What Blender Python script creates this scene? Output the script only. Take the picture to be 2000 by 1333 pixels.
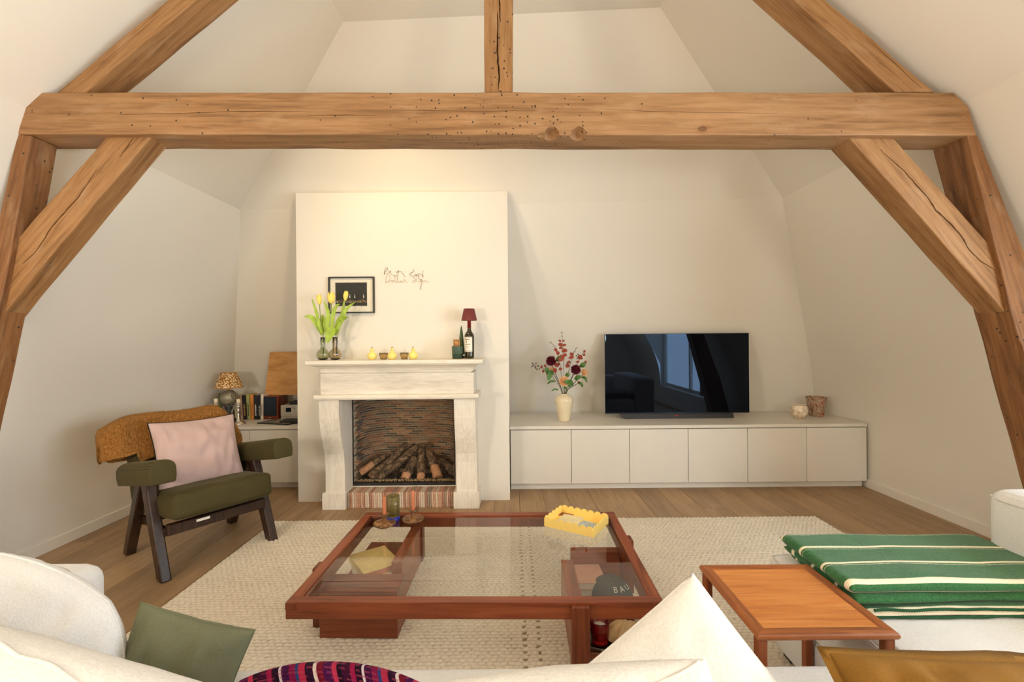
import bpy, bmesh, math, random
from mathutils import Vector, Matrix, noise
R = math.radians
rnd = random.Random(7)
for o in list(bpy.data.objects):
    bpy.data.objects.remove(o)
SC = bpy.context.scene
COL = SC.collection
# ------------------------------------------------------------------ camera, world, light, exposure
F = 889.0
ROLL = R(0.5)
cd = bpy.data.cameras.new('camera')
cd.sensor_width = 36.0
cd.lens = 36.0 * F / 2000.0
cd.clip_start = 0.02
cam = bpy.data.objects.new('camera', cd)
COL.objects.link(cam)
cam.matrix_world = Matrix.Translation((0, 0, 1.3)) @ Matrix.Rotation(R(90), 4, 'X') @ Matrix.Rotation(-ROLL, 4, 'Z')
SC.camera = cam
SC.view_settings.view_transform = 'Standard'
SC.view_settings.look = 'None'
SC.view_settings.gamma = 1.0
SC.view_settings.use_curve_mapping = False
SC.view_settings.exposure = 0.13
try:
    SC.cycles.use_denoising = True
    SC.cycles.diffuse_bounces = 6
    SC.cycles.max_bounces = 14
    SC.cycles.transparent_max_bounces = 16
    SC.cycles.sample_clamp_indirect = 6.0
    SC.cycles.caustics_reflective = False
    SC.cycles.caustics_refractive = False
except Exception:
    pass
W = bpy.data.worlds.new('daylight')
SC.world = W
W.use_nodes = True
W.node_tree.nodes['Background'].inputs[0].default_value = (0.76, 0.88, 1.0, 1)
W.node_tree.nodes['Background'].inputs[1].default_value = 12.0
WARM = (1.0, 0.77, 0.42)
WARM2 = (1.0, 0.92, 0.78)


def lamp(name, kind, loc, power, color, size=0.05, target=None, angle=60, blend=0.6):
    l = bpy.data.lights.new(name, kind)
    l.energy = power
    l.color = color
    if kind == 'AREA':
        l.size = size
    else:
        l.shadow_soft_size = size
    if kind == 'SPOT':
        l.spot_size = R(angle)
        l.spot_blend = blend
    o = bpy.data.objects.new(name, l)
    o.location = loc
    if target is not None:
        o.rotation_euler = (Vector(target) - Vector(loc)).to_track_quat('-Z', 'Y').to_euler()
    COL.objects.link(o)
    return o


# one warm wide spot that sits behind the tie beam and washes the chimney breast
lamp('spotlight', 'SPOT', (-1.0, 2.60, 2.62), 29, WARM, 0.02, (-0.85, 3.9, 1.65), 150, 1.0)
# two added fill lights that brighten the walls, unseen left and right of the lens
lamp('fill_light', 'POINT', (-2.0, 0.0, 1.25), 92, WARM2, 0.2)
lamp('fill_light', 'POINT', (1.75, -0.9, 1.35), 70, WARM2, 0.2)
lamp('ceiling_lamp', 'POINT', (0.0, -1.6, 3.0), 16, WARM2, 0.2)
# sky portal in the dormer window opening on the right
pl = bpy.data.lights.new('window_portal', 'AREA')
pl.shape = 'RECTANGLE'
pl.size = 2.6
pl.size_y = 1.8
pl.energy = 1
pl.cycles.is_portal = True
po = bpy.data.objects.new('window_portal', pl)
po.matrix_world = Matrix.Translation((3.2, 0.45, 1.25)) @ Matrix.Rotation(R(90), 4, 'Z') @ Matrix.Rotation(R(90), 4, 'X')
po.rotation_euler = (R(90), 0, R(90))
po.rotation_euler = Vector((-1, 0, 0)).to_track_quat('-Z', 'Y').to_euler()
COL.objects.link(po)

# ------------------------------------------------------------------ pixel helpers (survey of the photograph)
ca, sa = math.cos(ROLL), math.sin(ROLL)


def ray(u, v):
    x = (u - 1000) / F
    y = (666.5 - v) / F
    return x * ca + y * sa, -x * sa + y * ca


def Py(u, v, Y):
    r = ray(u, v)
    return Vector((r[0] * Y, Y, 1.3 + r[1] * Y))


def Pz(u, v, Z):
    r = ray(u, v)
    return Py(u, v, (Z - 1.3) / r[1])


# ------------------------------------------------------------------ materials
def srgb(r, g, b):
    f = lambda c: (c / 12.92 if c <= 0.04045 else ((c + 0.055) / 1.055) ** 2.4)
    return (f(r / 255), f(g / 255), f(b / 255), 1)


MATS = {}


class NT:
    def __init__(s, name):
        s.m = bpy.data.materials.new(name)
        s.m.use_nodes = True
        s.t = s.m.node_tree
        s.p = s.t.nodes['Principled BSDF']
        s.out = s.t.nodes['Material Output']

    def n(s, typ, **kw):
        nd = s.t.nodes.new(typ)
        for k, v in kw.items():
            if isinstance(k, str) and hasattr(nd, k) and k not in nd.inputs:
                setattr(nd, k, v)
            else:
                nd.inputs[k].default_value = v
        return nd

    def l(s, a, b):
        s.t.links.new(a, b)

    def coord(s, kind='Object', scale=(1, 1, 1), rot=(0, 0, 0), loc=(0, 0, 0)):
        tc = s.n('ShaderNodeTexCoord')
        mp = s.n('ShaderNodeMapping')
        mp.inputs['Scale'].default_value = scale
        mp.inputs['Rotation'].default_value = rot
        mp.inputs['Location'].default_value = loc
        s.l(tc.outputs[kind], mp.inputs[0])
        return mp.outputs[0]

    def noise(s, vec, scale=5, detail=3, rough=0.5, dist=0):
        nd = s.n('ShaderNodeTexNoise')
        nd.inputs['Scale'].default_value = scale
        nd.inputs['Detail'].default_value = detail
        nd.inputs['Roughness'].default_value = rough
        nd.inputs['Distortion'].default_value = dist
        s.l(vec, nd.inputs['Vector'])
        return nd.outputs['Fac']

    def ramp(s, fac, stops):
        nd = s.n('ShaderNodeValToRGB')
        e = nd.color_ramp.elements
        while len(e) > 1:
            e.remove(e[-1])
        e[0].position = stops[0][0]
        e[0].color = stops[0][1]
        for p, c in stops[1:]:
            x = e.new(p)
            x.color = c
        s.l(fac, nd.inputs[0])
        return nd.outputs[0]

    def mix(s, fac, a, b, mode='MIX'):
        nd = s.n('ShaderNodeMix', data_type='RGBA', blend_type=mode)
        for sock, v in ((nd.inputs[0], fac), (nd.inputs[6], a), (nd.inputs[7], b)):
            if isinstance(v, (int, float, tuple)):
                sock.default_value = v
            else:
                s.l(v, sock)
        return nd.outputs[2]

    def math(s, op, a, b=0.0):
        nd = s.n('ShaderNodeMath', operation=op)
        for i, v in enumerate((a, b)):
            if isinstance(v, (int, float)):
                nd.inputs[i].default_value = v
            else:
                s.l(v, nd.inputs[i])
        return nd.outputs[0]

    def bump(s, h, strength=0.2, dist=0.01):
        nd = s.n('ShaderNodeBump')
        nd.inputs['Strength'].default_value = strength
        nd.inputs['Distance'].default_value = dist
        s.l(h, nd.inputs['Height'])
        s.l(nd.outputs[0], s.p.inputs['Normal'])

    def base(s, c):
        if isinstance(c, tuple):
            s.p.inputs['Base Color'].default_value = c
        else:
            s.l(c, s.p.inputs['Base Color'])

    def done(s, rough=0.6, metal=0, spec=None, **kw):
        s.p.inputs['Roughness'].default_value = rough
        s.p.inputs['Metallic'].default_value = metal
        if spec is not None:
            s.p.inputs['Specular IOR Level'].default_value = spec
        for k, v in kw.items():
            s.p.inputs[k.replace('_', ' ')].default_value = v
        return s.m


def flat(name, c, rough=0.6, metal=0, var=0.0, scale=30, bump=0.0, **kw):
    """plain colour with a little procedural variation"""
    t = NT(name)
    v = t.coord()
    n = t.noise(v, scale, 3)
    d = tuple(x * (1 - var) for x in c[:3]) + (1,)
    u = tuple(min(1, x * (1 + var)) for x in c[:3]) + (1,)
    t.base(t.ramp(n, [(0.3, d), (0.7, u)]))
    if bump:
        t.bump(n, bump, 0.004)
    return t.done(rough, metal, **kw)


def wood(name, dark, mid, light, grain=14, stretch=0.06, rough=0.55, spec=0.35, knots=0, holes=None, fine=90, bump=0.15, rand=0.0, axis=0):
    """grain runs along object x (axis 0), y (1) or z (2)"""
    t = NT(name)
    sc = [1, 1, 1]
    sc[axis] = stretch
    v = t.coord('Object', tuple(sc))
    if rand:
        oi = t.n('ShaderNodeObjectInfo')
        ad = t.n('ShaderNodeVectorMath', operation='MULTIPLY_ADD')
        t.l(oi.outputs['Random'], ad.inputs[0])
        ad.inputs[1].default_value = (37, 91, 53)
        t.l(v, ad.inputs[2])
        v = ad.outputs[0]
    n1 = t.noise(v, grain * 2.6, 6, 0.62, 0.6)
    n0 = t.noise(v, grain * 0.55, 3, 0.5, 1.0)
    n2 = t.noise(v, fine * 1.6, 2, 0.5)
    fac = t.math('ADD', t.math('MULTIPLY', n1, 0.6), t.math('MULTIPLY', n0, 0.4))
    col = t.ramp(fac, [(0.34, dark), (0.48, mid), (0.64, light)])
    f2 = t.ramp(n2, [(0.3, (0.80, 0.79, 0.78, 1)), (0.6, (1, 1, 1, 1))])
    col = t.mix(0.6, col, f2, 'MULTIPLY')
    vb = t.coord('Object', (1, 1, 1))
    big = t.noise(vb, 1.7, 3)
    col = t.mix(0.5, col, t.ramp(big, [(0.3, (0.78, 0.76, 0.74, 1)), (0.7, (1.12, 1.1, 1.06, 1))]), 'MULTIPLY')
    if knots:
        vk = t.coord('Object', (0.55, 0.0, 1.0))
        vo = t.n('ShaderNodeTexVoronoi')
        vo.inputs['Scale'].default_value = knots * 1.5
        t.l(vk, vo.inputs['Vector'])
        wob = t.math('ADD', vo.outputs['Distance'], t.math('MULTIPLY', t.noise(t.coord('Object', (1, 1, 1)), 30, 2), 0.05))
        kk = t.ramp(wob, [(0.025, (0.30, 0.22, 0.16, 1)), (0.06, (0.52, 0.41, 0.31, 1)), (0.085, (0.36, 0.27, 0.2, 1)), (0.10, (0.86, 0.80, 0.72, 1)), (0.16, (1, 1, 1, 1))])
        sk = t.n('ShaderNodeSeparateColor')
        t.l(vo.outputs['Color'], sk.inputs[0])
        col = t.mix(t.math('MULTIPLY', t.math('LESS_THAN', sk.outputs[1], 0.5), 0.9), col, kk, 'MULTIPLY')
        # short dark nail marks and checks
        vm = t.coord('Object', (14, 30, 34))
        dn = t.noise(vm, 1.6, 2, 0.5)
        col = t.mix(0.8, col, t.ramp(dn, [(0.73, (1, 1, 1, 1)), (0.77, (0.30, 0.22, 0.16, 1))]), 'MULTIPLY')
        pal = t.noise(t.coord('Object', (3, 9, 9)), 1.5, 4, 0.6)
        col = t.mix(t.ramp(pal, [(0.55, (0, 0, 0, 1)), (0.75, (0.14, 0.14, 0.14, 1))]), col, srgb(220, 196, 160))
    if holes:
        vh = t.n('ShaderNodeTexVoronoi')
        vh.inputs['Scale'].default_value = holes[0]
        t.l(t.coord('Object', (1, 1, 1)), vh.inputs['Vector'])
        # holes cluster round a point
        ds = t.n('ShaderNodeVectorMath', operation='DISTANCE')
        t.l(t.coord('Object', (1, 1, 1)), ds.inputs[0])
        ds.inputs[1].default_value = holes[1]
        near = t.math('SUBTRACT', holes[2], ds.outputs['Value'])
        near = t.math('MULTIPLY', near, (holes[4] if len(holes) > 4 else 0.5) / holes[2])
        near = t.math('MAXIMUM', near, holes[3])
        sp = t.n('ShaderNodeSeparateColor')
        t.l(vh.outputs['Color'], sp.inputs[0])
        pick = t.math('LESS_THAN', sp.outputs[0], near)
        dot = t.math('LESS_THAN', vh.outputs['Distance'], 0.24)
        hole = t.math('MULTIPLY', pick, dot)
        col = t.mix(hole, col, (0.025, 0.016, 0.01, 1))
    if rand:
        rr = t.ramp(oi.outputs['Random'], [(0, (1 - rand, 1 - rand, 1 - rand, 1)), (1, (1 + rand, 1 + rand * 0.9, 1 + rand * 0.8, 1))])
        col = t.mix(1.0, col, rr, 'MULTIPLY')
    t.base(col)
    if bump:
        t.bump(t.math('ADD', n1, t.math('MULTIPLY', n2, 0.4)), bump, 0.006)
    return t.done(rough, 0, spec)


def fabric(name, c, scale=420, bump=0.25, var=0.10, rough=0.9, sheen=0.0, big=6):
    t = NT(name)
    v = t.coord()
    n = t.noise(v, scale, 2, 0.6)
    b = t.noise(v, big, 3)
    d = tuple(x * (1 - var) for x in c[:3]) + (1,)
    col = t.ramp(n, [(0.3, d), (0.65, c)])
    col = t.mix(0.5, col, t.ramp(b, [(0.3, (1 - var, 1 - var, 1 - var, 1)), (0.7, (1, 1, 1, 1))]), 'MULTIPLY')
    t.base(col)
    t.bump(n, bump, 0.003)
    m = t.done(rough, 0, 0.2)
    if sheen:
        t.p.inputs['Sheen Weight'].default_value = sheen
        t.p.inputs['Sheen Roughness'].default_value = 0.35
        t.p.inputs['Sheen Tint'].default_value = tuple(min(1, x * 2.2 + 0.1) for x in c[:3]) + (1,)
    return m


def glass(name, c, rough=0.02, ior=1.45, tw=1.0):
    t = NT(name)
    n = t.noise(t.coord(), 25, 2)
    t.base(t.ramp(n, [(0.2, tuple(x * 0.94 for x in c[:3]) + (1,)), (0.8, c)]))
    return t.done(rough, 0, None, Transmission_Weight=tw, IOR=ior)


def thin_glass(name, tint, refl=1.5):
    """a sheet of glass: clear, tinted, with fresnel reflection"""
    t = NT(name)
    t.t.nodes.remove(t.p)
    tr = t.n('ShaderNodeBsdfTransparent')
    tr.inputs[0].default_value = tint
    gl = t.n('ShaderNodeBsdfGlossy')
    gl.inputs['Roughness'].default_value = 0.0
    gl.inputs['Color'].default_value = (1, 1, 1, 1)
    fr = t.n('ShaderNodeFresnel')
    fr.inputs[0].default_value = refl
    # only the outer skin of the sheet mirrors; its inner faces let light straight out
    ge = t.n('ShaderNodeNewGeometry')
    mx = t.n('ShaderNodeMixShader')
    t.l(t.math('MULTIPLY', fr.outputs[0], t.math('SUBTRACT', 1.0, ge.outputs['Backfacing'])), mx.inputs[0])
    t.l(tr.outputs[0], mx.inputs[1])
    t.l(gl.outputs[0], mx.inputs[2])
    t.l(mx.outputs[0], t.out.inputs[0])
    return t.m


def wallpaint(name, c):
    t = NT(name)
    n = t.noise(t.coord(), 1.3, 3)
    t.base(t.ramp(n, [(0.3, tuple(x * 0.975 for x in c[:3]) + (1,)), (0.7, c)]))
    t.bump(t.noise(t.coord(), 160, 2), 0.03, 0.002)
    return t.done(0.75, 0, 0.25)


M = MATS
M['wall'] = wallpaint('wall_paint', (0.80, 0.755, 0.675, 1))
M['trimp'] = flat('trim_paint', (0.80, 0.755, 0.675, 1), 0.45, 0, 0.02, 20)
M['white_lacquer'] = flat('white_lacquer', (0.72, 0.68, 0.61, 1), 0.38, 0, 0.015, 8)
M['gap'] = flat('joint_shadow_board', (0.18, 0.16, 0.14, 1), 0.8, 0, 0.05)
pine = (srgb(104, 70, 38), srgb(148, 107, 66), srgb(168, 127, 84))
M['pine'] = wood('old_pine', *pine, grain=16, knots=3.4, fine=120)
M['pine_beam'] = wood('old_pine_beam', srgb(104, 73, 43), srgb(146, 107, 69), srgb(166, 127, 88), grain=15, knots=2.8, holes=(56, (2.34, 0.0, 0.0), 0.6, 0.025, 0.42))
M['pine_post'] = wood('old_pine_king', *pine, grain=16, knots=2.0, holes=(52, (0.0, 0.0, 0.0), 0.42, 0.0))
M['pine_dark'] = wood('old_pine_reddish', srgb(86, 54, 28), srgb(126, 84, 48), srgb(148, 104, 64), grain=15, knots=3.0, holes=(46, (1.0, 0, 0), 1.6, 0.03, 0.10))
M['oak'] = wood('oak_floor', srgb(146, 118, 86), srgb(164, 134, 100), srgb(178, 147, 112), grain=12, stretch=0.08, rough=0.45, spec=0.35, rand=0.10, axis=1, fine=130, bump=0.06)
M['teak'] = wood('teak', srgb(160, 88, 38), srgb(196, 122, 60), srgb(212, 144, 78), grain=20, stretch=0.06, rough=0.38, spec=0.45, bump=0.04, axis=0)
M['teak_dark'] = wood('teak_edge', srgb(110, 58, 26), srgb(152, 86, 42), srgb(178, 110, 60), grain=24, stretch=0.06, rough=0.38, spec=0.45, bump=0.05, axis=0)
M['teak_leg'] = wood('teak_leg', srgb(96, 46, 22), srgb(140, 74, 38), srgb(160, 92, 52), grain=24, stretch=0.06, rough=0.4, bump=0.05, axis=2)
M['padauk'] = wood('red_brown_hardwood', srgb(92, 42, 22), srgb(134, 66, 38), srgb(156, 84, 50), grain=22, stretch=0.05, rough=0.33, spec=0.5, bump=0.04, axis=0)
M['padauk_y'] = wood('red_brown_hardwood_long', srgb(96, 44, 22), srgb(142, 72, 40), srgb(166, 92, 54), grain=22, stretch=0.05, rough=0.33, spec=0.5, bump=0.04, axis=1)
M['padauk_z'] = wood('red_brown_hardwood_up', srgb(80, 36, 20), srgb(116, 58, 34), srgb(136, 74, 46), grain=22, stretch=0.05, rough=0.36, bump=0.04, axis=2)
M['wenge'] = wood('dark_stained_teak', srgb(26, 15, 10), srgb(48, 30, 20), srgb(70, 46, 32), grain=30, stretch=0.06, rough=0.36, spec=0.45, bump=0.08, axis=2)
M['ply'] = wood('plywood', srgb(172, 116, 58), srgb(200, 146, 84), srgb(216, 166, 104), grain=7, stretch=0.3, rough=0.5, bump=0.0, axis=0, fine=40)
M['stone'] = wood('limewashed_stone', srgb(222, 214, 200), srgb(236, 229, 216), srgb(243, 237, 226), grain=10, stretch=0.12, rough=0.7, spec=0.2, bump=0.08, axis=2, fine=60)
M['stone_h'] = wood('limewashed_stone_level', srgb(222, 214, 200), srgb(236, 229, 216), srgb(243, 237, 226), grain=10, stretch=0.12, rough=0.7, spec=0.2, bump=0.08, axis=0, fine=60)
M['sofa'] = fabric('sofa_white_boucle', (0.78, 0.77, 0.755, 1), 260, 0.35, 0.12)
M['sofa2'] = fabric('pillow_white_fleece', (0.72, 0.69, 0.645, 1), 150, 0.5, 0.10)
M['olive'] = fabric('olive_velvet', srgb(74, 66, 36), 500, 0.05, 0.25, 0.75, 0.35, 9)
M['pink'] = fabric('pale_pink_velvet', srgb(194, 166, 160), 500, 0.05, 0.05, 0.8, 0.12, 7)
M['darkpipe'] = fabric('dark_olive_piping', srgb(40, 36, 22), 600, 0.1)
M['sage'] = fabric('sage_corduroy', srgb(116, 118, 92), 350, 0.3, 0.16, 0.9, 0.15)
M['mustard'] = fabric('mustard_linen', srgb(138, 98, 38), 380, 0.3, 0.16, 0.85, 0.1)
M['black'] = flat('black_metal', (0.012, 0.012, 0.012, 1), 0.4, 0, 0.1)
M['iron'] = flat('firebox_iron', (0.03, 0.028, 0.026, 1), 0.5, 0.2, 0.2)
M['mortar'] = flat('firebox_mortar', srgb(206, 192, 166), 0.95, 0, 0.15, 60, 0.3)
M['silver'] = flat('polished_silver', (0.82, 0.79, 0.73, 1), 0.12, 1.0, 0.05, 12)
M['wax'] = flat('ivory_wax', srgb(240, 226, 196), 0.5, 0, 0.03, 20, 0.0)
M['peachwax'] = flat('terracotta_wax', srgb(190, 112, 74), 0.45, 0, 0.05, 20)
M['paper'] = flat('white_paper', srgb(235, 228, 215), 0.8, 0, 0.03)
M['ink'] = flat('black_ink', (0.02, 0.02, 0.02, 1), 0.7)
M['green_leaf'] = flat('green_leaf', srgb(70, 108, 40), 0.5, 0, 0.25, 30)
M['tulip_leaf'] = flat('tulip_leaf', srgb(158, 184, 62), 0.45, 0, 0.18, 25)
M['tulip_stem'] = flat('tulip_stem', srgb(150, 164, 84), 0.5, 0, 0.1)
M['tulip'] = flat('yellow_petal', srgb(250, 222, 112), 0.5, 0, 0.10, 40)
M['euca'] = flat('russet_leaf', srgb(150, 62, 42), 0.6, 0, 0.2, 40)
M['stem'] = flat('brown_stem', srgb(70, 62, 36), 0.6, 0, 0.2)
M['berry'] = flat('dark_berry', srgb(62, 28, 28), 0.4, 0, 0.2)
M['burgundy'] = flat('burgundy_petal', srgb(104, 14, 36), 0.6, 0, 0.3, 60)
M['peach'] = flat('peach_petal', srgb(250, 204, 156), 0.6, 0, 0.12, 60)
M['cream_ceramic'] = flat('cream_glazed_ceramic', srgb(228, 212, 180), 0.22, 0, 0.04, 14)
M['yellow_ceramic'] = flat('yellow_glazed_ceramic', srgb(248, 224, 128), 0.25, 0, 0.03)
M['amber'] = glass('amber_glass', (0.95, 0.70, 0.34, 1), tw=0.82)
M['amber2'] = glass('amber_orange_glass', (0.92, 0.50, 0.20, 1), tw=0.85)
M['redglass'] = glass('red_glass', (0.80, 0.03, 0.03, 1), tw=0.75)
M['greenglass'] = glass('smoky_green_glass', (0.72, 0.75, 0.55, 1))
M['brownglass'] = glass('smoky_brown_glass', (0.84, 0.75, 0.58, 1))
M['oliveglass'] = glass('olive_glass', (0.62, 0.48, 0.16, 1), tw=0.75)
M['blueglass'] = glass('cobalt_glass', (0.03, 0.06, 0.80, 1), tw=0.6)
M['clearglass'] = glass('clear_glass', (0.93, 0.93, 0.90, 1))
M['bottle'] = flat('wine_bottle_glass', srgb(44, 38, 14), 0.08, 0, 0.1, 10, Coat_Weight=0.5)
M['capsule'] = flat('red_foil_capsule', srgb(128, 22, 26), 0.3, 0.2, 0.08)
M['shade_red'] = flat('burgundy_lamp_shade', srgb(112, 44, 44), 0.7, 0, 0.06, 60)
M['darkgreen'] = flat('dark_green_ceramic', srgb(40, 62, 46), 0.4, 0, 0.1)
M['green_cone'] = flat('green_wax_cone', srgb(66, 84, 40), 0.5, 0, 0.1)
M['tabletop_glass'] = thin_glass('table_glass', (0.95, 0.955, 0.945, 1), 1.55)
M['pane'] = thin_glass('clear_pane', (0.97, 0.97, 0.96, 1), 1.35)
M['yellow_tray'] = flat('yellow_lacquer', srgb(250, 216, 120), 0.4, 0, 0.02)
M['greycap'] = fabric('grey_cotton', srgb(84, 86, 84), 500, 0.2, 0.12)
M['shell'] = flat('cream_shell', srgb(226, 190, 140), 0.5, 0, 0.2, 25, 0.2)
M['tv_screen'] = flat('tv_screen', (0.003, 0.003, 0.005, 1), 0.015, 0, 0.0, 5, Specular_IOR_Level=0.28, Specular_Tint=(0.45, 0.66, 1.0, 1))
M['tv_metal'] = flat('tv_bezel', (0.05, 0.05, 0.055, 1), 0.35, 0.6)
M['logo_red'] = flat('red_logo', srgb(190, 20, 40), 0.4)
M['coal'] = flat('black_coal_chip', srgb(84, 74, 62), 0.75, 0, 0.4, 40, 0.4)
M['gravel'] = flat('tan_gravel', srgb(180, 150, 108), 0.9, 0, 0.3, 120, 0.5)


def log_mat():
    t = NT('charred_bark')
    v = t.coord('Object', (1, 1, 1))
    n = t.noise(v, 26, 5, 0.7, 0.8)
    vo = t.n('ShaderNodeTexVoronoi')
    vo.inputs['Scale'].default_value = 34
    t.l(t.coord('Object', (0.5, 1, 1)), vo.inputs['Vector'])
    col = t.ramp(n, [(0.34, srgb(44, 36, 30)), (0.48, srgb(104, 82, 64)), (0.62, srgb(164, 132, 102)), (0.74, srgb(206, 194, 176))])
    t.base(col)
    t.bump(t.math('ADD', n, vo.outputs['Distance']), 0.9, 0.012)
    return t.done(0.85, 0, 0.2)


M['bark'] = log_mat()
M['logcut'] = flat('sawn_log_end', srgb(206, 150, 110), 0.85, 0, 0.25, 50, 0.3)
for i, c in enumerate([(166, 114, 84), (136, 100, 76), (98, 82, 70), (188, 142, 106), (150, 126, 102)]):
    M['fb%d' % i] = flat('firebox_brick_tone', srgb(*c), 0.9, 0, 0.25, 60, 0.4)
for i, c in enumerate([(186, 138, 112), (198, 166, 142), (172, 126, 104), (160, 138, 118), (192, 150, 124), (208, 188, 166)]):
    M['hb%d' % i] = flat('hearth_brick_tone', srgb(*c), 0.95, 0, 0.22, 90, 0.5)


def shade_pattern():
    t = NT('speckled_lamp_shade')
    v = t.coord('Object', (1, 1, 1))
    vo = t.n('ShaderNodeTexVoronoi')
    vo.inputs['Scale'].default_value = 75
    t.l(v, vo.inputs['Vector'])
    n = t.noise(v, 95, 2)
    f = t.math('ADD', vo.outputs['Distance'], t.math('MULTIPLY', n, 0.5))
    t.base(t.ramp(f, [(0.66, srgb(244, 226, 180)), (0.72, srgb(160, 110, 56))]))
    return t.done(0.8, 0, 0.1)


M['shade'] = shade_pattern()
M['shade_trim'] = flat('tan_shade_trim', srgb(196, 136, 76), 0.8, 0, 0.05)


def crackle():
    t = NT('mercury_glass')
    n = t.noise(t.coord(), 60, 4, 0.7, 1.5)
    t.base(t.ramp(n, [(0.35, srgb(90, 84, 70)), (0.55, srgb(170, 160, 136)), (0.7, srgb(214, 204, 180))]))
    t.bump(n, 0.4, 0.004)
    return t.done(0.25, 0.35, 0.5)


M['mercury'] = crackle()


def marble():
    t = NT('pale_onyx')
    n = t.noise(t.coord(), 18, 4, 0.6, 2.0)
    t.base(t.ramp(n, [(0.35, srgb(190, 160, 124)), (0.5, srgb(232, 214, 188)), (0.65, srgb(240, 228, 208))]))
    return t.done(0.4)


M['onyx'] = marble()


def mottled():
    t = NT('mottled_red_glass')
    n = t.noise(t.coord('Object', (1, 1, 0.55)), 42, 4, 0.65, 1.0)
    t.base(t.ramp(n, [(0.36, srgb(120, 62, 44)), (0.46, srgb(158, 132, 108)), (0.54, srgb(186, 166, 140)), (0.62, srgb(166, 62, 40)), (0.7, srgb(110, 84, 70))]))
    return t.done(0.15, 0, 0.5)


M['mottled'] = mottled()


def rug_mat():
    t = NT('cream_wool_rug')
    at = t.n('ShaderNodeAttribute', attribute_name='pile')
    n = t.noise(t.coord(), 70, 3, 0.6)
    big = t.noise(t.coord(), 3, 2)
    c = t.ramp(at.outputs['Fac'], [(0.05, srgb(140, 124, 102)), (0.35, srgb(212, 200, 180)), (0.7, srgb(236, 226, 208))])
    c = t.mix(0.6, c, t.ramp(n, [(0.3, (0.82, 0.81, 0.79, 1)), (0.6, (1, 1, 1, 1))]), 'MULTIPLY')
    c = t.mix(0.5, c, t.ramp(big, [(0.35, (0.92, 0.92, 0.91, 1)), (0.65, (1, 1, 1, 1))]), 'MULTIPLY')
    t.base(c)
    t.bump(t.noise(t.coord(), 500, 2), 0.4, 0.002)
    return t.done(0.95, 0, 0.1)


M['rug'] = rug_mat()


def throw_mat():
    t = NT('ochre_mohair')
    n = t.noise(t.coord('Object', (1, 1, 0.35)), 130, 3, 0.7, 0.6)
    t.base(t.ramp(n, [(0.3, srgb(104, 66, 28)), (0.5, srgb(144, 96, 46)), (0.7, srgb(172, 124, 70))]))
    t.bump(n, 0.7, 0.008)
    m = t.done(0.95, 0, 0.1)
    t.p.inputs['Sheen Weight'].default_value = 0.4
    t.p.inputs['Sheen Tint'].default_value = srgb(220, 170, 100)
    return m


M['mohair'] = throw_mat()


def stripes_mat():
    """bands by mesh attribute 'band' (0..1 = one repeat)"""
    t = NT('green_wool_with_cream_stripes')
    at = t.n('ShaderNodeAttribute', attribute_name='band')
    n = t.noise(t.coord(), 220, 3, 0.6)
    n2 = t.noise(t.coord(), 18, 2)
    f = t.math('ADD', at.outputs['Fac'], t.math('MULTIPLY', t.math('SUBTRACT', n, 0.5), 0.05))
    st = t.ramp(f, [(0.0, (1, 1, 1, 1)), (0.15, (1, 1, 1, 1)), (0.18, (0, 0, 0, 1)), (0.97, (0, 0, 0, 1)), (1.0, (1, 1, 1, 1))])
    g = t.ramp(n, [(0.3, srgb(34, 80, 44)), (0.7, srgb(62, 118, 70))])
    g = t.mix(0.5, g, t.ramp(n2, [(0.3, (0.8, 0.8, 0.8, 1)), (0.7, (1.1, 1.1, 1.1, 1))]), 'MULTIPLY')
    cr = t.ramp(n, [(0.3, srgb(222, 208, 176)), (0.7, srgb(244, 234, 208))])
    t.base(t.mix(st, g, cr))
    t.bump(n, 0.5, 0.004)
    m = t.done(0.95, 0, 0.1)
    t.p.inputs['Sheen Weight'].default_value = 0.2
    return m


M['blanket'] = stripes_mat()
M['stitch'] = fabric('dark_green_yarn', srgb(40, 84, 54), 300, 0.4)


def woven_mat():
    t = NT('purple_ethnic_weave')
    tc = t.n('ShaderNodeUVMap')
    mp = t.n('ShaderNodeMapping')
    t.l(tc.outputs[0], mp.inputs[0])
    sep = t.n('ShaderNodeSeparateXYZ')
    t.l(mp.outputs[0], sep.inputs[0])
    w = t.math('FRACT', t.math('MULTIPLY', sep.outputs[0], 2.6))
    cols = [(0.0, (60, 12, 44)), (0.10, (150, 24, 70)), (0.16, (36, 10, 34)), (0.24, (210, 190, 196)), (0.27, (60, 14, 60)), (0.36, (122, 20, 66)), (0.44, (40, 60, 110)), (0.48, (170, 40, 70)),
            (0.56, (44, 12, 40)), (0.66, (214, 196, 190)), (0.70, (110, 20, 40)), (0.78, (72, 18, 70)), (0.88, (180, 50, 80)), (0.94, (30, 10, 30))]
    r = t.ramp(w, [(p, srgb(*c)) for p, c in cols])
    r.node.color_ramp.interpolation = 'CONSTANT'
    wv = t.math('SINE', t.math('MULTIPLY', sep.outputs[1], 260))
    wv2 = t.math('SINE', t.math('MULTIPLY', sep.outputs[0], 420))
    dash = t.math('MULTIPLY', t.math('GREATER_THAN', wv, 0.3), t.math('GREATER_THAN', t.noise(mp.outputs[0], 30, 1), 0.52))
    col = t.mix(t.math('MULTIPLY', dash, 0.5), r, srgb(150, 60, 84))
    t.base(col)
    t.bump(t.math('ADD', wv2, wv), 0.4, 0.003)
    return t.done(0.9, 0, 0.1)


M['woven'] = woven_mat()


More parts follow.
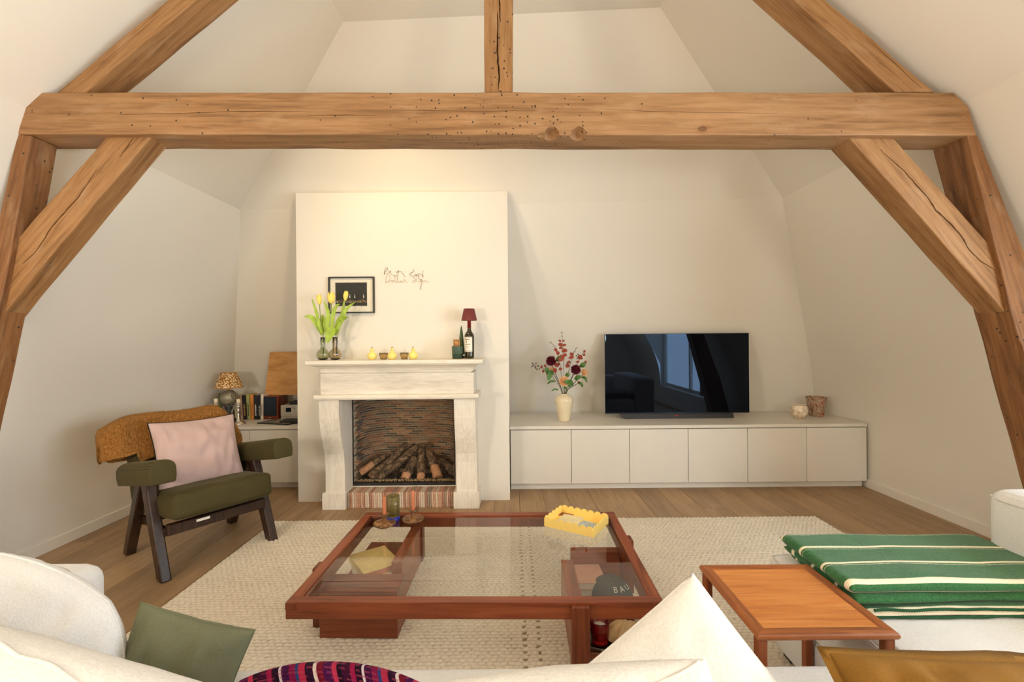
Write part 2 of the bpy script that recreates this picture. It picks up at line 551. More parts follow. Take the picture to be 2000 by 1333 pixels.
# ------------------------------------------------------------------ mesh builder
class MB:
    def __init__(s):
        s.v, s.f, s.m, s.s = [], [], [], []

    def add(s, vs, fs, mi=0, sm=False, T=None):
        o = len(s.v)
        for p in vs:
            p = Vector(p)
            s.v.append(T @ p if T is not None else p)
        for f in fs:
            s.f.append([o + i for i in f])
            s.m.append(mi)
            s.s.append(sm)
        return s

    def bm(s, b, mi=0, sm=False, T=None):
        b.verts.index_update()
        s.add([v.co.copy() for v in b.verts], [[v.index for v in f.verts] for f in b.faces], mi, sm, T)
        b.free()
        return s

    def box(s, x0, x1, y0, y1, z0, z1, bev=0, seg=2, mi=0, sm=None, T=None):
        b = bmesh.new()
        bmesh.ops.create_cube(b, size=1)
        for v in b.verts:
            v.co = Vector(((x0 + x1) / 2 + v.co.x * (x1 - x0), (y0 + y1) / 2 + v.co.y * (y1 - y0), (z0 + z1) / 2 + v.co.z * (z1 - z0)))
        if bev:
            bmesh.ops.bevel(b, geom=list(b.edges), offset=bev, segments=seg, profile=0.5, affect='EDGES')
        return s.bm(b, mi, bool(sm), T)

    def prism(s, poly, a0, a1, axis='y', bev=0, seg=2, mi=0, sm=False, T=None):
        """poly of 2D points; axis y: (x,z) points, z: (x,y), x: (y,z)"""
        def P(p, a):
            return {'y': (p[0], a, p[1]), 'z': (p[0], p[1], a), 'x': (a, p[0], p[1])}[axis]
        b = bmesh.new()
        A = [b.verts.new(P(p, a0)) for p in poly]
        B = [b.verts.new(P(p, a1)) for p in poly]
        n = len(poly)
        b.faces.new(A)
        b.faces.new(B[::-1])
        for i in range(n):
            b.faces.new([A[i], B[i], B[(i + 1) % n], A[(i + 1) % n]])
        bmesh.ops.recalc_face_normals(b, faces=list(b.faces))
        if bev:
            bmesh.ops.bevel(b, geom=list(b.edges), offset=bev, segments=seg, profile=0.5, affect='EDGES')
        return s.bm(b, mi, sm, T)

    def lathe(s, prof, seg=24, c=(0, 0, 0), mi=0, sm=True, T=None, cap0=True, cap1=True, rib=0, ribs=0):
        vs, fs = [], []
        for r, z in prof:
            for k in range(seg):
                a = 2 * math.pi * k / seg
                rr = r * (1 + rib * math.cos(ribs * a)) if ribs else r
                vs.append((c[0] + rr * math.cos(a), c[1] + rr * math.sin(a), c[2] + z))
        for i in range(len(prof) - 1):
            for k in range(seg):
                k2 = (k + 1) % seg
                fs.append([i * seg + k, i * seg + k2, (i + 1) * seg + k2, (i + 1) * seg + k])
        if cap0 and prof[0][0] > 1e-6:
            fs.append([k for k in range(seg)][::-1])
        if cap1 and prof[-1][0] > 1e-6:
            fs.append([(len(prof) - 1) * seg + k for k in range(seg)])
        return s.add(vs, fs, mi, sm, T)

    def tube(s, pts, r, seg=6, closed=False, mi=0, sm=True, T=None):
        pts = [Vector(p) for p in pts]
        n = len(pts)
        rs = r if isinstance(r, (list, tuple)) else [r] * n
        vs, fs = [], []
        up = Vector((0.13, 0.21, 0.97))
        for i, p in enumerate(pts):
            a = pts[(i - 1) % n] if (closed or i > 0) else p
            b = pts[(i + 1) % n] if (closed or i < n - 1) else p
            d = (b - a)
            d = d.normalized() if d.length > 1e-9 else Vector((0, 0, 1))
            u = up - d * up.dot(d)
            if u.length < 1e-3:
                u = Vector((1, 0, 0)) - d * d.x
            u.normalize()
            up = u
            w = d.cross(u)
            for k in range(seg):
                t = 2 * math.pi * k / seg
                vs.append(p + (u * math.cos(t) + w * math.sin(t)) * rs[i])
        for i in range(n if closed else n - 1):
            j = (i + 1) % n
            for k in range(seg):
                k2 = (k + 1) % seg
                fs.append([i * seg + k, i * seg + k2, j * seg + k2, j * seg + k])
        if not closed:
            fs.append(list(range(seg))[::-1])
            fs.append([(n - 1) * seg + k for k in range(seg)])
        return s.add(vs, fs, mi, sm, T)

    def surf(s, fn, nu, nv, mi=0, sm=True, wu=False, wv=False):
        vs = [fn(i / (nu if wu else nu - 1), j / (nv if wv else nv - 1)) for i in range(nu) for j in range(nv)]
        fs = []
        for i in range(nu if wu else nu - 1):
            for j in range(nv if wv else nv - 1):
                i2, j2 = (i + 1) % nu, (j + 1) % nv
                fs.append([i * nv + j, i2 * nv + j, i2 * nv + j2, i * nv + j2])
        return s.add(vs, fs, mi, sm)

    def ball(s, c, r, sub=2, mi=0, sm=True, jit=0, sq=(1, 1, 1), T=None):
        b = bmesh.new()
        bmesh.ops.create_icosphere(b, subdivisions=sub, radius=1)
        for v in b.verts:
            k = 1 + (rnd.uniform(-jit, jit) if jit else 0)
            v.co = Vector((c[0] + v.co.x * r * sq[0] * k, c[1] + v.co.y * r * sq[1] * k, c[2] + v.co.z * r * sq[2] * k))
        return s.bm(b, mi, sm, T)

    def leaf(s, pts, widths, nrm=(0, -1, 0), fold=0.25, mi=0):
        """a ribbon leaf with a folded midrib"""
        pts = [Vector(p) for p in pts]
        nrm = Vector(nrm)
        vs, fs = [], []
        n = len(pts)
        for i, p in enumerate(pts):
            d = (pts[min(i + 1, n - 1)] - pts[max(i - 1, 0)]).normalized()
            side = d.cross(nrm)
            if side.length < 1e-4:
                side = Vector((1, 0, 0))
            side.normalize()
            up = side.cross(d).normalized()
            w = widths[i]
            vs += [p - side * w + up * w * fold, p, p + side * w + up * w * fold]
        for i in range(n - 1):
            for k in (0, 1):
                fs.append([i * 3 + k, i * 3 + k + 1, i * 3 + k + 4, i * 3 + k + 3])
        return s.add(vs, fs, mi, True)

    def mesh(s, name, mats):
        me = bpy.data.meshes.new(name)
        me.from_pydata([tuple(v) for v in s.v], [], s.f)
        for m in (mats if isinstance(mats, (list, tuple)) else [mats]):
            me.materials.append(M[m] if isinstance(m, str) else m)
        if len(me.polygons) == len(s.f):
            me.polygons.foreach_set('material_index', s.m)
            me.polygons.foreach_set('use_smooth', s.s)
        me.update()
        return me

    def build(s, name, mats, parent=None, local=False, label=None, fix=True):
        if fix:
            b = bmesh.new()
            me = s.mesh(name, mats)
            b.from_mesh(me)
            bmesh.ops.recalc_face_normals(b, faces=list(b.faces))
            b.to_mesh(me)
            b.free()
        else:
            me = s.mesh(name, mats)
        return link(name, me, parent, local, label)


ROOTM = {}


def link(name, me, parent=None, local=False, label=None):
    o = bpy.data.objects.new(name, me)
    COL.objects.link(o)
    if parent is not None:
        o.parent = parent
        if not local:
            o.matrix_parent_inverse = ROOTM.get(parent.name, Matrix.Identity(4)).inverted()
    if label:
        o['label'] = label
    return o


def tag(o, label, cat, group=None):
    o['label'] = label
    o['category'] = cat
    if group:
        o['group'] = group
    return o


def thing(name, label, cat, loc=(0, 0, 0), rz=0, group=None):
    o = bpy.data.objects.new(name, None)
    o.empty_display_size = 0.05
    COL.objects.link(o)
    o.location = loc
    o.rotation_euler = (0, 0, rz)
    ROOTM[o.name] = Matrix.Translation(loc) @ Matrix.Rotation(rz, 4, 'Z')
    return tag(o, label, cat, group)


def struct(o):
    o['kind'] = 'structure'
    return o


def stuff(o):
    o['kind'] = 'stuff'
    return o


def dup(root, loc, label=None, rz=None, group=None):
    r = root.copy()
    COL.objects.link(r)
    r.location = loc
    if rz is not None:
        r.rotation_euler = (0, 0, rz)
    if label:
        r['label'] = label
    if group:
        r['group'] = group
    for ch in list(root.children):
        c = ch.copy()
        COL.objects.link(c)
        c.parent = r
        for g in list(ch.children):
            d = g.copy()
            COL.objects.link(d)
            d.parent = c
    return r


def text(name, body, size, mat, parent, T, extrude=0.0004, align='CENTER'):
    cu = bpy.data.curves.new(name, 'FONT')
    cu.body = body
    cu.size = size
    cu.extrude = extrude
    cu.align_x = align
    cu.align_y = 'CENTER'
    cu.resolution_u = 2
    ob = bpy.data.objects.new(name + '_tmp', cu)
    COL.objects.link(ob)
    dg = bpy.context.evaluated_depsgraph_get()
    me = bpy.data.meshes.new_from_object(ob.evaluated_get(dg))
    bpy.data.objects.remove(ob)
    me.transform(T)
    me.materials.clear()
    me.materials.append(M[mat])
    return link(name, me, parent)


FRONT = Matrix.Rotation(R(90), 4, 'X')      # text lying in XY turned to stand facing the lens (-Y)


def pillow(c, w, h, t, rx=0, ry=0, rz=0, n=26, pinch=0.06, power=0.42, wrinkle=0.006, floor=None, seed=0, rnd_=0.0):
    """a plump cushion: stands in its own XZ plane facing -Y, then rotated; returns MB and the rim points"""
    T = Matrix.Translation(c) @ Matrix.Rotation(rz, 4, 'Z') @ Matrix.Rotation(rx, 4, 'X') @ Matrix.Rotation(ry, 4, 'Y')
    mb = MB()
    rim = []

    def pt(a, b, side):
        e = max(0.0, (1 - a * a) * (1 - b * b))
        aa = a * (1 - pinch * (1 - b * b))
        bb = b * (1 - pinch * (1 - a * a))
        d = t / 2 * e ** power
        aa, bb = aa * math.sqrt(1 - rnd_ * b * b / 2), bb * math.sqrt(1 - rnd_ * a * a / 2)
        x, z = aa * w / 2, bb * h / 2
        d *= 1 + 0.18 * noise.noise(Vector((a * 1.7 + seed, b * 1.7, side * 3.1)))
        d += wrinkle * noise.noise(Vector((x * 14 + seed, z * 14, side))) * min(1, e * 6)
        d += wrinkle * 1.3 * noise.noise(Vector((x * 30 + seed, z * 9, side + 4))) * min(1, e * 4)
        p = T @ Vector((x, side * d, z))
        if floor is not None and p.z < floor:
            p.z = floor + (p.z - floor) * 0.04
        return p
    for side in (-1, 1):
        def fn(i, j, side=side):
            # finer near the rim
            a = math.sin((i - 0.5) * math.pi)
            b = math.sin((j - 0.5) * math.pi)
            return pt(a, b, side)
        mb.surf(fn, n, n)
    m = 16
    for k in range(4):
        for i in range(m):
            q = -1 + 2 * i / m
            a, b = [(q, 1), (1, -q), (-q, -1), (-1, q)][k]
            rim.append(pt(a, b, 0))
    return mb, rim


def weld(o, d=0.0005):
    b = bmesh.new()
    b.from_mesh(o.data)
    bmesh.ops.remove_doubles(b, verts=list(b.verts), dist=d)
    bmesh.ops.recalc_face_normals(b, faces=list(b.faces))
    b.to_mesh(o.data)
    b.free()
    return o


def softbox(x0, x1, y0, y1, z0, z1, bev, puff=0.02, cuts=5, seed=0, T=None):
    """an upholstered block: bevelled, subdivided, slightly crowned"""
    b = bmesh.new()
    bmesh.ops.create_cube(b, size=1)
    cx, cy, cz = (x0 + x1) / 2, (y0 + y1) / 2, (z0 + z1) / 2
    for v in b.verts:
        v.co = Vector((cx + v.co.x * (x1 - x0), cy + v.co.y * (y1 - y0), cz + v.co.z * (z1 - z0)))
    bmesh.ops.bevel(b, geom=list(b.edges), offset=bev, segments=4, profile=0.5, affect='EDGES')
    big = [f for f in b.faces if f.calc_area() > 0.02]
    es = list({e for f in big for e in f.edges})
    bmesh.ops.subdivide_edges(b, edges=es, cuts=cuts, use_grid_fill=True)
    for v in b.verts:
        a = [(v.co.x - cx) / ((x1 - x0) / 2), (v.co.y - cy) / ((y1 - y0) / 2), (v.co.z - cz) / ((z1 - z0) / 2)]
        k = [max(0, 1 - q * q) for q in a]
        n3 = noise.noise(v.co * 6 + Vector((seed, 0, 0))) * 0.004
        for i in range(3):
            j, l = (i + 1) % 3, (i + 2) % 3
            if abs(a[i]) > 0.98:
                v.co[i] += math.copysign(puff * (k[j] * k[l]) ** 0.5 + n3, a[i])
    bmesh.ops.triangulate(b, faces=[f for f in b.faces if len(f.verts) > 4])
    mb = MB()
    return mb.bm(b, 0, True, T)
# ================================================================== THE SETTING
XR, XL, ZK, HK, HC = 3.08, -2.93, 0.8, 2.45, 3.52
KL_B, KR_B = Vector((-2.33, 3.92, HK)), Vector((2.22, 3.72, HK))
KL_F, KR_F = Vector((-2.36, -3, HK)), Vector((2.24, -3, HK))
BL, BR = Vector((XL, 4.78, 0)), Vector((XR, 4.64, 0))
UP = Vector((0, 0, ZK))
CL_B, CR_B = Vector((-1.15, 3.15, HC)), Vector((1.01, 3.04, HC))
CL_F, CR_F = Vector((-1.15, -3, HC)), Vector((1.01, -3, HC))
DY0, DY1, DZ0, DZ1 = -0.9, 1.8, 0.35, 2.15     # dormer window opening


def lerp(a, b, t):
    return a + (b - a) * t


# floor: sub-floor slab and every oak plank
mb = MB()
mb.box(-3.1, 3.25, -3.1, 4.9, -0.12, -0.021)
floor = struct(mb.build('floor', 'gap'))
pm = {}
for L in (1.3, 1.9, 2.4):
    b = bmesh.new()
    bmesh.ops.create_cube(b, size=1)
    for v in b.verts:
        v.co = Vector((v.co.x * 0.1985, v.co.y * (L - 0.0015), -0.01 + v.co.z * 0.02))
    bmesh.ops.bevel(b, geom=[e for e in b.edges if all(v.co.z > -0.005 for v in e.verts)], offset=0.0018, segments=1, affect='EDGES')
    pm[L] = MB().bm(b).mesh('plank', 'oak')
x = -2.95
k = 0
while x < 3.15:
    y = -3.0 - rnd.choice((0.2, 0.9, 1.5))
    while y < 4.8:
        L = rnd.choice((1.3, 1.9, 2.4, 2.4))
        o = link('plank', pm[L], floor)
        o.location = (x + 0.1, y + L / 2, 0)
        y += L
    x += 0.2

# walls (mansard: upright knee wall, steep lower slope)
def knee(p0, pk, p1, n=9, w=0.42):
    """profile floor -> knee -> eaves with the plaster swept round the knee"""
    a, b = pk + (p0 - pk) * (w / (pk - p0).length), pk + (p1 - pk) * (w / (p1 - pk).length)
    out = [p0]
    for i in range(n):
        t = i / (n - 1)
        out.append(a * (1 - t) ** 2 + pk * 2 * t * (1 - t) + b * t * t)
    return out + [p1]


def swept(mb, A, B):
    n = len(A)
    mb.add(A + B, [[i, n + i, n + i + 1, i + 1] for i in range(n - 1)], 0, True)


LF = Vector((XL, -3, 0))
mb = MB()
swept(mb, knee(LF, LF + UP, KL_F), knee(BL, BL + UP, KL_B))
struct(mb.build('wall_left', 'wall', fix=False))
mb = MB()
swept(mb, knee(BL, BL + UP, KL_B), knee(BR, BR + UP, KR_B))
struct(mb.build('wall_back', 'wall', fix=False))


def rs(y, z):
    """point on the right lower slope"""
    t = (z - ZK) / (HK - ZK)
    xk = 2.24 + (2.22 - 2.24) * (y + 3) / 6.72
    return Vector((XR + (xk - XR) * t, y, z))


mb = MB()
Q = [[0, 1, 2, 3]]
for y0, y1 in ((-3, DY0), (DY1, None)):
    e0 = Vector((XR, y0, 0))
    e1 = Vector((XR, y1, 0)) if y1 is not None else BR
    swept(mb, knee(e0, e0 + UP, rs(y0, HK)), knee(e1, e1 + UP, rs(y1, HK) if y1 is not None else KR_B))
mb.add([(XR, DY0, 0), (XR, DY1, 0), (XR, DY1, DZ0), (XR, DY0, DZ0)], Q)
mb.add([rs(DY0, DZ1), rs(DY1, DZ1), rs(DY1, HK), rs(DY0, HK)], Q)
XW = XR + 0.08
for yy in (DY0, DY1):    # dormer cheeks
    mb.add([(XR, yy, DZ0), (XW, yy, DZ0), (XW, yy, DZ1), rs(yy, DZ1), (XR, yy, ZK)], [[0, 1, 2, 3, 4]])
mb.add([rs(DY0, DZ1), rs(DY1, DZ1), (XW, DY1, DZ1), (XW, DY0, DZ1)], Q)
mb.add([(XR, DY0, DZ0), (XR, DY1, DZ0), (XW, DY1, DZ0), (XW, DY0, DZ0)], Q)
struct(mb.build('wall_right', 'wall', fix=False))
mb = MB()
mb.add([(XL, -3, 0), (XR, -3, 0), (XR, -3, ZK), (2.24, -3, HK), CR_F, CL_F, (-2.36, -3, HK), (XL, -3, ZK)], [list(range(8))])
struct(mb.build('wall_front', 'wall', fix=False))
mb = MB()
mb.add([KL_F, KL_B, CL_B, CL_F], Q)
mb.add([KL_B, KR_B, CR_B, CL_B], Q)
mb.add([KR_B, KR_F, CR_F, CR_B], Q)
mb.add([CL_F, CL_B, CR_B, CR_F], Q)
struct(mb.build('ceiling', 'wall', fix=False))
for side, xx in (('left', XL), ('right', XR)):
    mb = MB()
    d = 0.014 if side == 'left' else -0.014
    y1 = 4.0 if side == 'left' else 3.96
    mb.box(min(xx, xx + d), max(xx, xx + d), -3, y1, 0, 0.075, 0.003, 1)
    struct(mb.build('baseboard_' + side, 'trimp'))
# dormer window: frame, mullions, panes
mb = MB()
for a in ((DY0, DY0 + 0.06), (0.42, 0.48), (DY1 - 0.06, DY1)):
    mb.box(XW, XW + 0.05, a[0], a[1], DZ0, DZ1, 0.004, 1)
for a in ((DZ0, DZ0 + 0.06), (DZ1 - 0.06, DZ1)):
    mb.box(XW, XW + 0.05, DY0 + 0.06, DY1 - 0.06, a[0], a[1], 0.004, 1)
win = struct(mb.build('window_1', 'trimp'))
for a in ((DY0 + 0.06, 0.42), (0.48, DY1 - 0.06)):
    mb = MB()
    mb.box(XW + 0.02, XW + 0.026, a[0], a[1], DZ0 + 0.06, DZ1 - 0.06)
    mb.build('pane', 'pane', win)
# linen curtain in the dormer (seen in the television's reflection)
mb = MB()
mb.surf(lambda i, j: Vector((2.98 + 0.022 * math.sin(i * 40) * (0.5 + 0.5 * (1 - j)) - 0.0 * j, 1.38 + 0.40 * i - 0.05 * (1 - j) * (1 - i), DZ0 + 0.06 + (1.55 - DZ0) * j)), 60, 6)
M['linen'] = fabric('pale_linen', srgb(200, 194, 184), 300, 0.2)
tag(mb.build('curtain', 'linen', fix=False), 'pale linen curtain hanging in the dormer, seen only reflected in the television', 'curtain')

# chimney breast with the firebox opening
CY, CX0, CX1, CZ = 3.72, -1.757, -0.028, 2.525
OX0, OX1, OZ0, OZ1 = -1.325, -0.470, 0.125, 0.862
mb = MB()
bxs = [(CX0, OX0, 0, CZ), (OX1, CX1, 0, CZ), (OX0, OX1, OZ1, CZ), (OX0, OX1, 0, OZ0)]
for x0, x1, z0, z1 in bxs:
    if z1 == CZ:
        # top runs back until it meets the slope
        mb.prism([(CY, z0), (4.60, z0), (4.55, 0.95), (3.90, CZ), (CY, CZ)] if z0 < 0.8 else [(CY, z0), (4.58, z0), (4.55, 0.95), (3.90, CZ), (CY, CZ)], x0, x1, 'x')
    else:
        mb.box(x0, x1, CY, 4.60, z0, z1)
struct(mb.build('chimney_breast', 'wall'))


# ------------------------------------------------------------------ oak truss timbers
def timber(name, label, px, Yf, Yb, mat, p0, p1, cracks=(), hollows=(), amp=0.003, seed=0):
    P0, P1 = Py(*p0, Yf), Py(*p1, Yf)
    d = (P1 - P0).normalized()
    L = Matrix(((d.x, 0, -d.z), (0, 1, 0), (d.z, 0, d.x))).to_4x4()
    T = Matrix.Translation(P0) @ L
    Ti = T.inverted()
    poly = []
    for u, v in px:
        q = Ti @ Py(u, v, Yf)
        poly.append((q.x, q.z))
    b = bmesh.new()
    A = [b.verts.new((x, 0, z)) for x, z in poly]
    B = [b.verts.new((x, Yb - Yf, z)) for x, z in poly]
    n = len(poly)
    b.faces.new(A)
    b.faces.new(B[::-1])
    for i in range(n):
        b.faces.new([A[i], B[i], B[(i + 1) % n], A[(i + 1) % n]])
    bmesh.ops.recalc_face_normals(b, faces=list(b.faces))
    bmesh.ops.bevel(b, geom=list(b.edges), offset=0.006, segments=2, profile=0.5, affect='EDGES')
    xs = [p[0] for p in poly]
    x = min(xs) + 0.05
    while x < max(xs):
        bmesh.ops.bisect_plane(b, geom=list(b.verts) + list(b.edges) + list(b.faces), plane_co=(x, 0, 0), plane_no=(1, 0, 0))
        x += 0.09
    zs = [p[1] for p in poly]
    z = min(zs) + 0.03
    while z < max(zs):
        bmesh.ops.bisect_plane(b, geom=list(b.verts) + list(b.edges) + list(b.faces), plane_co=(0, 0, z), plane_no=(0, 0, 1))
        z += 0.07
    bmesh.ops.triangulate(b, faces=list(b.faces))
    for v in b.verts:
        q = v.co
        v.co = q + Vector((0, noise.noise(Vector((q.x * 5 + seed, q.z * 9, 1))) * amp, noise.noise(Vector((q.x * 4 + seed, q.y * 9, 7))) * amp * 1.4))
    bmesh.ops.recalc_face_normals(b, faces=list(b.faces))
    me = MB().bm(b).mesh(name, mat)
    o = link(name, me)
    o.matrix_world = T
    cuts = []
    for pts, wpx in cracks:
        q = [Ti @ Py(u, v, Yf) for u, v in pts]
        # densify and jitter
        dd = []
        for i in range(len(q) - 1):
            for k in range(4):
                t = k / 4
                c = q[i].lerp(q[i + 1], t)
                dd.append(Vector((c.x + rnd.uniform(-.002, .002), 0, c.z + rnd.uniform(-.0015, .0015))))
        dd.append(q[-1])
        m = len(dd)
        w = wpx * Yf / F / 2
        vs, fs = [], []
        for i, c in enumerate(dd):
            dr = (dd[min(i + 1, m - 1)] - dd[max(i - 1, 0)]).normalized()
            nn = Vector((-dr.z, 0, dr.x))
            ww = w * (0.35 + 0.65 * math.sin(math.pi * (i + 0.5) / m)) * rnd.uniform(0.75, 1.2)
            vs += [c + nn * ww * 1.3 + Vector((0, -0.02, 0)), c - nn * ww * 1.3 + Vector((0, -0.02, 0)), c + nn * ww * 0.25 + Vector((0, 0.035, 0)), c - nn * ww * 0.25 + Vector((0, 0.035, 0))]
        for i in range(m - 1):
            a, e = i * 4, i * 4 + 4
            fs += [[a, a + 1, e + 1, e], [a + 1, a + 3, e + 3, e + 1], [a + 3, a + 2, e + 2, e + 3], [a + 2, a, e, e + 2]]
        fs += [[0, 2, 3, 1], [(m - 1) * 4 + k for k in (0, 1, 3, 2)]]
        cuts.append(MB().add(vs, fs))
    for (u, v, rx, ry, rz) in hollows:
        q = Ti @ Py(u, v, Yf)
        cuts.append(MB().ball((q.x, q.y, q.z), 1, 2, sq=(rx, ry, rz), jit=0.05))
    for cut in cuts:
        co = cut.build('cutter', mat)
        co.matrix_world = T
        md = o.modifiers.new('b', 'BOOLEAN')
        md.object = co
        md.operation = 'DIFFERENCE'
        md.solver = 'EXACT'
        dg = bpy.context.evaluated_depsgraph_get()
        n0 = len(o.data.polygons)
        ne = bpy.data.meshes.new_from_object(o.evaluated_get(dg))
        o.modifiers.clear()
        if len(ne.polygons) > n0 * 0.8:
            o.data = ne
        bpy.data.objects.remove(co)
    return tag(o, label, 'beam')


z4 = lambda *p: [(x / 1.777, y / 1.777 + 150) for x, y in p]
z5 = lambda *p: [(x / 1.645 + 1600, y / 1.645 + 150) for x, y in p]
z6 = lambda *p: [(x / 3.333 + 900, y / 3.333) for x, y in p]
timber('tie_beam', 'long horizontal old timber tie beam spanning the room', [(75, 180), (1863, 180), (1892, 207), (1908, 265), (34, 262), (42, 212)], 2.2, 2.372, 'pine_beam', (34, 222), (1908, 224),
       cracks=[([(232, 224), (330, 222), (430, 219), (520, 217), (613, 219)], 1.6), ([(600, 226), (660, 225), (735, 225)], 1.3), ([(1180, 214), (1260, 217), (1400, 220), (1520, 222)], 1.0), ([(700, 214), (800, 216), (950, 218), (1050, 216)], 1.1)],
       hollows=[(1077, 264, 0.040, 0.062, 0.046), (1060, 268, 0.032, 0.04, 0.024), (1130, 264, 0.040, 0.062, 0.044)])
timber('king_post', 'vertical old timber post standing on the middle of the tie beam', [(946, 180), (1001, 180), (1003, -225), (944, -225)], 2.215, 2.36, 'pine_post', (973.5, 182), (973.5, -225),
       cracks=[(z6((236, 80), (241, 200), (238, 330), (243, 420), (252, 500), (245, 540), (246, 590)), 3.4), (z6((252, -300), (250, 0), (255, 60), (256, 150)), 3.0)], seed=3)
timber('rafter', 'old timber rafter sloping up from the left end of the tie beam', [(110, 181), (165, 181), (650, -225), (595, -225)], 2.215, 2.36, 'pine', (137, 181), (622, -225), seed=5,
       cracks=[([(190, 130), (260, 72), (330, 14)], 1.2)])
timber('rafter', 'old timber rafter sloping up from the right end of the tie beam', [(1827, 180), (1750, 180), (1303, -225), (1345, -225)], 2.215, 2.37, 'pine', (1788, 180), (1324, -225), seed=9,
       cracks=[([(1800, 172), (1745, 122), (1690, 72)], 2.0)])
timber('brace', 'diagonal old timber brace under the left end of the tie beam', [(208, 266), (295, 266), (-11, 634), (-70, 634), (-75, 590), (11, 493)], 2.235, 2.347, 'pine', (250, 268), (-60, 620), seed=13,
       cracks=[(z4((462, 212), (440, 245), (415, 280)), 3.0), (z4((335, 325), (270, 420), (225, 470), (180, 520), (130, 600), (80, 650)), 3.6)])
timber('brace', 'diagonal old timber brace with a long crack under the right end of the tie beam', [(1658, 268), (1746, 270), (1937, 481), (1973, 612), (1965, 612)], 2.235, 2.37, 'pine', (1702, 272), (1968, 600), seed=17,
       cracks=[(z5((198, 237), (270, 300), (310, 345), (355, 395), (375, 430), (420, 470), (460, 515), (485, 560), (520, 595), (572, 626)), 3.4)])
timber('post', 'leaning old timber post against the left wall, under the beam end', [(34, 262), (61, 264), (5, 570), (-60, 870), (-130, 1191), (-250, 1191), (-110, 870), (-5, 440)], 2.205, 2.335, 'pine_dark', (48, 264), (-190, 1191), seed=21,
       cracks=[([(0, 720), (-10, 790), (-28, 860)], 4)])
timber('post', 'leaning old timber post with a black crack against the right wall', [(1889, 263), (1910, 263), (2000, 492), (2140, 870), (2230, 1191), (2135, 1191), (2076, 969), (1977, 612)], 2.205, 2.385, 'pine_dark', (1900, 264), (2180, 1191), seed=25,
       cracks=[([(1975 + (u - 1940) * 1.05, v) for u, v in z5((560, 770), (575, 820), (595, 880), (605, 950), (625, 1010), (640, 1080), (658, 1150))], 4.5)])
# ================================================================== FIREPLACE
fp = thing('fireplace_mantel', 'pale limewashed stone mantelpiece with curved jambs around the fire', 'mantelpiece', (-0.87, 3.55, 0))
MT = 1.165
mb = MB()
mb.box(-1.532, -0.217, 3.36, CY, MT - 0.028, MT, 0.004)
mb.build('shelf', 'stone_h', fp)
# cornice: a cove that steps back under the shelf, mitred round both ends
cov = [(0.0, MT - 0.028), (0.004, MT - 0.036), (0.03, MT - 0.046), (0.052, MT - 0.062), (0.062, MT - 0.082), (0.062, MT - 0.092), (0.075, MT - 0.092), (0.075, MT - 0.105)]
mb = MB()
vs, fs = [], []
for d, z in cov:
    d += 0.02
    vs += [(-1.532 + d, CY, z), (-1.532 + d, 3.36 + d, z), (-0.217 - d, 3.36 + d, z), (-0.217 - d, CY, z)]
for i in range(len(cov) - 1):
    for k in range(3):
        fs.append([i * 4 + k, i * 4 + k + 1, i * 4 + k + 5, i * 4 + k + 4])
mb.add(vs, fs)
mb.build('cornice', 'stone_h', fp)
mb = MB()
mb.box(-1.452, -0.292, 3.44, CY, 0.905, MT - 0.10, 0.003)
mb.build('frieze', 'stone_h', fp)
mb = MB()
mb.prism([(3.412, 0.868), (3.404, 0.876), (3.402, 0.886), (3.404, 0.897), (3.412, 0.905), (CY, 0.905), (CY, 0.868)], -1.488, -0.256, 'x')
mb.build('moulding', 'stone_h', fp)
prof = [(3.435, 0.868), (3.435, 0.80), (3.442, 0.72), (3.458, 0.64), (3.482, 0.56), (3.51, 0.49), (3.533, 0.43), (3.545, 0.36), (3.548, 0.28), (3.548, 0.128), (CY, 0.128), (CY, 0.868)]
for x0, x1 in ((-1.462, -1.312), (-0.442, -0.282)):
    mb = MB()
    mb.prism(prof, x0, x1, 'x')
    mb.build('jamb', 'stone', fp)
    mb = MB()
    mb.box(x0 - 0.022, x1 + 0.008 if x0 < -1 else x1 + 0.018, 3.53, CY, 0.0, 0.128, 0.003)
    mb.build('plinth_block', 'stone', fp)
# hearth upstand of bricks on end
hh = thing('hearth', 'low brick hearth upstand of thin bricks on end below the fire', 'hearth', (-0.877, 3.6, 0))
mb = MB()
mb.box(-1.304, -0.450, 3.578, CY - 0.001, 0.0, 0.118)
mb.build('mortar_bed', 'hb1', hh)
hm = []
for i in range(6):
    b = bmesh.new()
    bmesh.ops.create_cube(b, size=1)
    for v in b.verts:
        v.co = Vector((v.co.x * 0.0142, v.co.y * 0.135, v.co.z * 0.121))
    bmesh.ops.subdivide_edges(b, edges=[e for e in b.edges if abs(e.verts[0].co.z - e.verts[1].co.z) > 0.05], cuts=2)
    for v in b.verts:
        v.co += Vector((rnd.uniform(-.0016, .0016), rnd.uniform(-.003, .003), rnd.uniform(-.002, .002)))
    hm.append(MB().bm(b).mesh('brick', 'hb%d' % i))
n = 50
for i in range(n):
    o = link('brick', hm[rnd.randrange(6)], hh, True)
    o.location = (-1.296 + (i + 0.5) * 0.838 / n + 0.877, 3.632 + rnd.uniform(-.003, .003) - 3.6, 0.063 + rnd.uniform(-.003, .002))
